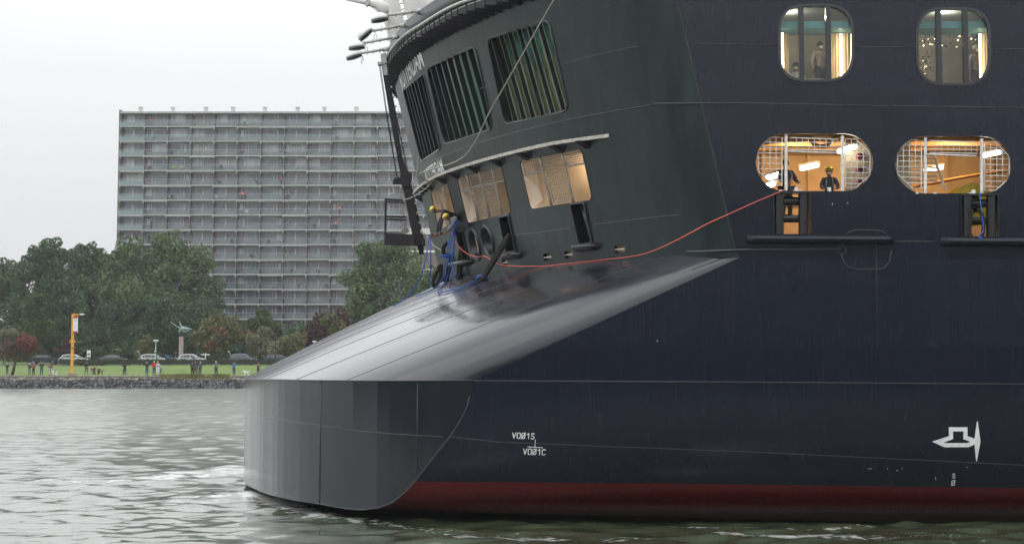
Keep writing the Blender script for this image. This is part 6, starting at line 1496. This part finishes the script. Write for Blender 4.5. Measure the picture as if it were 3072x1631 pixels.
for a in (235, 300, 370, 440):
    pass
q = MB()
for i, (u0, v0, u1, v1) in enumerate(((1137, 190, 1190, 530), (1140, 190, 1193, 540), (1145, 195, 1202, 520), (1168, 250, 1262, 700), (1172, 262, 1270, 716))):
    q.tube([B_(u0, v0, -.2), B_((u0+u1)/2-2, (v0+v1)/2, -.2), B_(u1, v1, -.2)], .012, 4)
q.build('cable', M_phone, bm)
for i in range(16): q = MB(); u = 1171+i*6.0; v = 262+i*29; c = B_(u+3, v, -.18); q.ell(c, (.05, .04, .05), 6, 4); q.build('cable_clip', M_lightgrey, bm)
# coil of rope in the cage
q = MB(); pts = []
for i in range(90): a = i*.55; pts.append(B_(1216+12*math.cos(a)*(.6+.4*math.sin(i*.7)), 692+7*math.sin(a), .1*math.sin(i*1.3)))
q.tube(catmull(pts, 2), .018, 5); q.tube([B_(1214, 690), B_(1212, 665), B_(1209, 640), B_(1205, 612)], .02, 5); q.tube([B_(1219, 690), B_(1216, 665), B_(1211, 640), B_(1206, 615)], .02, 5)
M_rope = mat('pale_rope', (.45, .43, .38), .8, var=.2, vscale=20)
tag(q.build('rope_coil', M_rope, None, True), 'tangle of pale rope lying in the cage platform', 'rope')

# ================================================================ ROPES
def rope(name, lb, pts, r, m, grp=None, n=6, sides=7):
    q = MB(); P = catmull(pts, n); q.tube(P, r, sides); o = q.build(name, m, None, True); return tag(o, lb, 'rope', grp)
def wat(u, v, off): s, z = whit(u, v); return W(s, z, off)
M_mrope = mat('black_fibre_rope', (.022, .019, .017), .9, bump=.03, bscale=30, var=.5, vscale=25)
M_blue = mat('blue_rope', (.03, .13, .50), .6, var=.3, vscale=30); M_redr = mat('orange_red_line', (.85, .17, .12), .6)
def RH(u, v, off=.06): p = rhit(u, v, off); return p if p else at(u, v, 60)
def mooring(lb, A, B, g=9, r=.068):
    "two parts of one loop running from the fairlead down to the ramp"
    a1, b1 = wat(A[0], A[1], .02), RH(*B, .05); m1 = a1.lerp(b1, .5)
    sidev = Vector((.05, -.10, 0)); P = [a1+sidev*.3, a1.lerp(b1, .35)+sidev, a1.lerp(b1, .75)+sidev, b1+sidev*.6, b1+Vector((0, -.02, -.02)), b1-sidev*.8, a1.lerp(b1, .7)-sidev*.8, a1.lerp(b1, .3)-sidev*1.1, a1-sidev*.3]
    return rope('mooring_rope', lb, P, r, M_mrope, 'black mooring ropes')
mooring('thick black doubled rope slanting from the right slot to the ramp', (1531, 702), (1446, 842))
mooring('thick black doubled rope hanging nearly upright left of the round chocks', (1388, 742), (1376, 836))
mooring('black rope behind the bundle of blue lines', (1357, 765), (1338, 846), r=.06)
rope('mooring_rope', 'hanging black rope loop furthest left under the helmeted men', [at(u, v, 61.0) for u, v in ((1319, 795), (1311, 815), (1302, 835), (1299, 850), (1303, 858), (1311, 852), (1319, 838), (1323, 815), (1324, 792))], .07, M_mrope, 'black mooring ropes')
rope('mooring_rope', 'small curled black rope below the hands of the men', [at(u, v, 59.4) for u, v in ((1345, 728), (1333, 738), (1330, 752), (1334, 763), (1342, 768), (1348, 760))], .075, M_mrope, 'black mooring ropes')
Yb = 57.2; A_ = lambda u, v, d=0: at(u, v, Yb+d)
M_lash = M_blue
rope('blue_rope', 'blue line sagging outward left from the gloved hand to the ramp edge', [at(1310, 700, 59), at(1291, 708, 59), at(1284, 735, 59), at(1276, 780, 59), at(1262, 830, 59.3), at(1240, 868, 60), at(1215, 895, 60), RH(1180, 922)], .020, M_blue, 'blue lines')
rope('blue_rope', 'straight blue line hanging from the gloved hand', [at(1310, 704, 59), at(1293, 712, 59), at(1292, 750, 59), at(1292, 800, 59.2), at(1286, 865, 60)], .018, M_blue, 'blue lines')
rope('blue_rope', 'blue line from the opening down along the ramp crest', [A_(1371, 664, -.6), A_(1356, 684), A_(1347, 720), A_(1340, 765), A_(1334, 800, 1), A_(1330, 828, 1.5), A_(1318, 850, 2), RH(1300, 872), RH(1275, 884), RH(1246, 893)], .020, M_blue, 'blue lines')
rope('blue_rope', 'second blue line of the bundle, ending at the first black rope', [A_(1372, 668, -.6), A_(1361, 690), A_(1353, 730), A_(1346, 775), A_(1338, 815, .6), RH(1333, 848)], .020, M_blue, 'blue lines')
rope('blue_rope', 'blue line looping over the ramp to the right mooring rope', [A_(1370, 672, -.6), A_(1363, 700), A_(1361, 735), A_(1353, 780), A_(1346, 820, .5), RH(1336, 852), RH(1320, 872), RH(1313, 882), RH(1330, 880), RH(1360, 874), RH(1388, 868), RH(1412, 855), RH(1436, 840)], .022, M_blue, 'blue lines')
rope('blue_rope', 'blue line of the bundle ending at the middle mooring rope', [A_(1371, 670, -.6), A_(1366, 695), A_(1362, 740), A_(1357, 790), A_(1358, 820), RH(1350, 848), RH(1360, 838), RH(1377, 834)], .020, M_blue, 'blue lines')
for u, v, lb in ((1446, 841, 'blue lashing around the right mooring rope'), (1376, 834, 'blue lashing around the middle mooring rope'), (1335, 847, 'blue lashing around the left mooring rope')):
    c = RH(u, v, .10); pts = []
    for i in range(26): a = i*.9; pts.append(c+Vector((.16*math.cos(a)+.02*math.sin(i*3), .12*math.sin(a)-.05, .05*math.sin(i*1.7))))
    q = MB(); q.tube(catmull(pts, 2), .022, 5); q.tube([c, c+Vector((.2, -.08, -.06)), c+Vector((.28, -.1, .02))], .02, 5); tag(q.build('lashing', M_blue, None, True), lb, 'rope', 'blue lashings')
q = MB(); c = A_(1333, 768); q.tube([c+Vector((.17*math.cos(a), .1*math.sin(a), .03*math.sin(3*a))) for a in np.linspace(0, 12, 26)], .022, 5); tag(q.build('lashing', M_blue, None, True), 'blue lashing on the small curled rope', 'rope', 'blue lashings')
red = [wat(1370, 670, .25), wat(1386, 706, .35), wat(1410, 740, .40), wat(1440, 763, .42), wat(1470, 771, .42), wat(1490, 769, .42), wat(1520, 785, .45), wat(1560, 797, .5), RH(1620, 801, .03), RH(1700, 793, .03), RH(1800, 783, .03)]
a = at(1880, 772, 46.2); red += [at(1900, 768, 46.6), at(1960, 752, 45.6), at(2040, 715, 44.9), at(2120, 672, 44.9), at(2200, 636, 44.9), at(2280, 600, 44.9), at(2345, 573, 44.95), at(2362, 560, 45.3), at(2371, 540, 46.0)]
rope('heaving_line', 'thin orange red line sagging from the stern men to the first oval opening', red, .012, M_redr)
A1 = at(1662, 0, wat(1662, 0, 0).y-2.0); A2 = at(1392, 470, wat(1392, 470, 0).y-1.3)
rope('stay_wire', 'pale diagonal rope across the big stern windows down to the boom', [A1+(A1-A2)*.25, A1, A1.lerp(A2, .33), A1.lerp(A2, .66), A2, wat(1336, 522, .9), at(1290, 552, 60), at(1240, 590, 60.2), at(1205, 601, 60.3)], .021, M_rope)
rope('pale_line', 'thin pale rope hanging from ledge to boom foot', [at(1256, 470, 62), at(1250, 520, 62), at(1240, 560, 62)], .018, M_rope)
rope('pale_line', 'thin pale rope from the boom foot to the slot below the men', [at(1262, 690, 60.4), at(1282, 708, 60.2), at(1300, 735, 60), at(1326, 752, 59.6)], .022, M_rope)
rope('heaving_line', 'thin dark cord from the boom foot to the ramp', [at(1270, 760, 60.4), at(1290, 790, 60), at(1315, 812, 59.5), RH(1335, 838)], .010, M_phone)

# ================================================================ SHIP'S CREW
def jo(d, Y0): return {k: (at(v[0], v[1], Y0+(v[2] if len(v) > 2 else 0)) if k != 'face' else Vector(v)) for k, v in d.items()}
Y0 = 57.8
t = thing('person', 'crewman in yellow helmet and navy shirt leaning far out of the stern opening', 'person', at(1345, 660, Y0), 'crew at the stern opening')
J = jo(dict(pel=(1378, 665, .5), wai=(1366, 655, .3), che=(1345, 640, 0), nek=(1322, 632, 0), hea=(1306, 634, 0), cro=(1298, 627, 0), shL=(1332, 632, -.2), elL=(1324, 664, -.25), wrL=(1320, 694, -.25), haL=(1316, 706, -.25), shR=(1334, 638, .3), elR=(1316, 672, .35), wrR=(1312, 700, .3), haR=(1306, 706, .2)), Y0); J['face'] = Vector((-.75, -.1, -.65))
body(J, t, (M_skinb, CL['navy'], CL['navy']), 1.0, hair='dark', helmet=True, legs=False, coarse=2)
t = thing('person', 'crewman in yellow helmet and grey sleeves at the blue ropes', 'person', at(1362, 680, Y0-.8), 'crew at the stern opening')
J = jo(dict(pel=(1386, 690, .4), wai=(1378, 678, .3), che=(1362, 664, 0), nek=(1350, 656, 0), hea=(1343, 656, 0), cro=(1338, 649, 0), shL=(1366, 652, -.25), elL=(1358, 676, -.3), wrL=(1345, 690, -.3), haL=(1339, 696, -.3), shR=(1352, 662, .25), elR=(1350, 684, .1), wrR=(1340, 696, 0), haR=(1335, 698, 0)), Y0-.8); J['face'] = Vector((-.8, -.25, -.5))
body(J, t, (M_skinb, CL['grey'], CL['grey']), 1.0, hair='dark', helmet=True, legs=False, coarse=2)
q = MB(); c = at(1303, 706, 58.9); q.ell(c, (.09, .07, .06), 10, 6)
for k in range(4): q.tube([c+Vector((-.05, -.03+.02*k, .02)), c+Vector((-.13, -.03+.02*k, .0)), c+Vector((-.15, -.03+.02*k, -.05))], [.016, .014, .011], 5)
q.tube([c, c+Vector((-.05, -.08, .04)), c+Vector((-.10, -.09, .04))], [.018, .015, .011], 5); q.tube([c, c+Vector((.12, .02, .02)), c+Vector((.3, .05, .10))], [.05, .045, .04], 8)
tag(q.build('gloved_arm', mat('brown_leather_glove', (.20, .07, .05), .7), None, True), 'brown gloved forearm gripping the left blue lines', 'gloved arm')
# hatch lip under the men
q = MB(); q.hexa([wat(1316, 706, .02), wat(1366, 690, .02), wat(1366, 690, -.2), wat(1316, 706, -.2), wat(1314, 696, .02), wat(1366, 681, .02), wat(1366, 681, -.2), wat(1314, 696, -.2)]); q.build('hatch_lip', M_wall, ship)
# first oval
def innerman(u, vtop, Y, lb, mats, helmet, arms, yaw, hh=1.72, **kw):
    top = at(u, vtop, Y); z0 = top.z-hh; t = thing('person', lb, 'person', (top.x, Y, z0), 'crew inside the ship'); J = standing(top.x, Y, z0, hh, R(yaw), arms); body(J, t, mats, hh/1.75, helmet=helmet, coarse=2, **kw); return t
innerman(2487, 503, 46.35, 'crewman in yellow helmet with chin mask standing in the first oval opening', (M_skinb, CL['slate'], CL['slate']), True, 'work', -6, 1.60, hair='dark', mask=True, straps=True)
innerman(2357, 478, 46.1, 'crewman half hidden behind the grating of the first oval opening', (M_skinb, CL['slate'], CL['slate']), False, 'work', 20, 1.75, hair='dark', straps=True)
# lounge people
innerman(2460, 125, 48.3, 'standing man in beige jacket and mask behind the left lounge window', (M_skinb, CL['tan'], CL['slate']), False, 'side', 20, 1.75, hair='dark', mask=True)
innerman(2928, 135, 48.0, 'standing figure with mask in the right lounge window', (M_skinb, CL['tan'], CL['slate']), False, 'side', 20, 1.75, hair='grey', mask=True)
top = at(2387, 190, 46.6); t = thing('person', 'seated man with dark hair and white mask low in the left lounge window', 'person', (top.x, 46.6, 11.3), 'crew inside the ship')
J = standing(top.x, 46.6, top.z-1.72, 1.75, R(-10), 'hold')
for s in ('L', 'R'): k_ = J['hi'+s]; J['kn'+s] = k_+Vector((0, -.42, .02)); J['an'+s] = k_+Vector((0, -.44, -.36)); J['to'+s] = k_+Vector((0, -.58, -.40))
body(J, t, (M_skinb, CL['white'], CL['slate']), 1.0, hair='dark', mask=True, coarse=2)
t = thing('lounge_chair', 'cream tub chair back in the left lounge window', 'chair', (at(2440, 230, 46.3).x, 46.3, 11.3)); c = t.location.copy()
q = MB(); m_ = 10
for i in range(m_):
    a0, a1 = math.pi*(-.05+1.1*i/m_), math.pi*(-.05+1.1*(i+1)/m_); f_ = lambda a, r, z: (c.x+r*math.cos(a)*1.15, c.y-r*math.sin(a), z)
    q.hexa([f_(a0, .22, 11.6), f_(a0, .29, 11.6), f_(a1, .29, 11.6), f_(a1, .22, 11.6), f_(a0, .24, 12.14), f_(a0, .31, 12.14), f_(a1, .31, 12.14), f_(a1, .24, 12.14)])
M_crm = mat('cream_leather', (.62, .56, .40), .5); q.build('backrest', M_crm, t); q = MB(); q.lathe((c.x, c.y, 11.62), [(.26, 0), (.28, .1), (.24, .14)], 14); q.build('seat', M_crm, t); q = MB(); q.lathe((c.x, c.y, 11.28), [(.2, 0), (.05, .04), (.05, .34)], 10); q.build('leg', M_alu, t)
# glass bead chandelier
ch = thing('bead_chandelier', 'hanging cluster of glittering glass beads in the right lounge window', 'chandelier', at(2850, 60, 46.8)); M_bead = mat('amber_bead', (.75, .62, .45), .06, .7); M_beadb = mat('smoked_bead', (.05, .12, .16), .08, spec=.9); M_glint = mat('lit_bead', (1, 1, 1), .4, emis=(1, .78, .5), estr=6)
b1, b2, b3 = MB(), MB(), MB(); rr_ = random.Random(4)
for i in range(330):
    if i < 250: u = rr_.uniform(2752, 2932); v = rr_.uniform(86, 140)+(6*math.sin(u*.06)); 
    else: u = rr_.uniform(2752, 2800); v = rr_.uniform(165, 228)-(0 if u < 2780 else 12)
    c = at(u, v, rr_.uniform(46.2, 47.3)); r_ = rr_.uniform(.012, .045)
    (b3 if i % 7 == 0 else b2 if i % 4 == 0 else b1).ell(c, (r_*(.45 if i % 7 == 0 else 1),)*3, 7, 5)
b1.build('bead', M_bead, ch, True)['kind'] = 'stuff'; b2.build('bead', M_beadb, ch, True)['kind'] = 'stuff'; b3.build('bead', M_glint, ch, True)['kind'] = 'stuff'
# bar stools glimpsed, winch drum, reels
dr = thing('winch_drum', 'yellow mooring winch drum low in the second oval opening', 'winch', at(2915, 640, 46.6)); c = at(2915, 615, 46.5)
for y in (46.3, 47.3): q = MB(); q.tube([(c.x, y, c.z), (c.x, y+.06, c.z)], .60, 28); q.build('flange', mat('winch_yellow', (.62, .46, .03), .5, var=.2, vscale=3), dr, 'auto')
q = MB(); q.tube([(c.x, 46.3, c.z), (c.x, 47.4, c.z)], .25, 16); q.build('barrel', M_phone, dr, 'auto')
for i, v in enumerate((470, 510, 550)):
    c = at(2590, v, 46.45); t = thing('reel', ('upper', 'middle', 'lowest')[i]+' white and red reel at the right of the first oval opening', 'reel', c, 'wall reels'); q = MB(); q.tube([c, c+Vector((0, -.10, 0))], .13, 16); q.build('disc', M_white, t, 'auto'); q = MB(); q.tube([c+Vector((-.12, -.02, 0)), c+Vector((-.12, -.10, 0))], .10, 12); q.build('hub', M_sred, t, 'auto'); q = MB(); q.tube([c+Vector((0, -.12, .06)), c+Vector((.05, -.12, 0)), c+Vector((-.02, -.12, -.06))], .018, 5); q.build('handle', M_sred, t)
ld = thing('pipe_rack', 'white pipe rack with a slanting post in the second oval opening', 'rack', at(2780, 560, 46.9)); P = lambda u, v: at(u, v, 46.8)
for v in (461, 474, 487, 500, 513, 526, 540): q = MB(); q.tube([P(2700, v), P(2790+v*.04, v+3)], .03, 6); q.build('rail', M_white, ld)
q = MB(); q.tube(catmull([P(2770, 465), P(2798, 466), P(2805, 480), P(2822, 530), P(2834, 572)], 5), .045, 8); q.build('post', M_white, ld, True)
# eye loop and blue line at the second fairlead
e = [at(u, v, 44.86) for u, v in ((2915, 628), (2912, 660), (2908, 690), (2912, 708), (2926, 718), (2940, 716), (2949, 700), (2950, 670), (2944, 640), (2932, 628))]
rope('mooring_rope', 'black braided rope eye hanging out of the right roller fairlead', e, .055, M_mrope, 'black mooring ropes')
rope('blue_rope', 'blue line down to the rope eye in the right fairlead', [at(2940, 577, 44.9), at(2943, 620, 44.84), at(2948, 660, 44.82), at(2950, 690, 44.82), at(2940, 706, 44.80), at(2946, 716, 44.8), at(2935, 712, 44.78)], .016, M_blue, 'blue lines')
# small cleats on the sills of the ovals
q = MB()
for u in (2342, 2390, 2402, 2489, 2752, 2806, 2913, 2922): p = at(u, 573 if u < 2650 else 580, 44.97); q.box(p.x-.04, p.x+.04, p.y, p.y+.12, p.z-.01, p.z+(.10 if u in (2390, 2489, 2922) else .03))
q.build('sill_cleat', M_white, ship)['kind'] = 'stuff'
# ================================================================ HAZE (thin damp air)
hm = bpy.data.materials.new('damp_air'); hm.use_nodes = True; t = hm.node_tree; t.nodes.clear()
o = t.nodes.new('ShaderNodeOutputMaterial'); v = t.nodes.new('ShaderNodeVolumePrincipled'); v.inputs['Density'].default_value = .00022; v.inputs['Color'].default_value = (.97, .985, 1, 1); v.inputs['Anisotropy'].default_value = .1
t.links.new(v.outputs[0], o.inputs['Volume'])
mb = MB(); mb.box(-1700, 1700, -420, 906, -2, 75); tag(mb.build('haze', hm), kind='stuff')
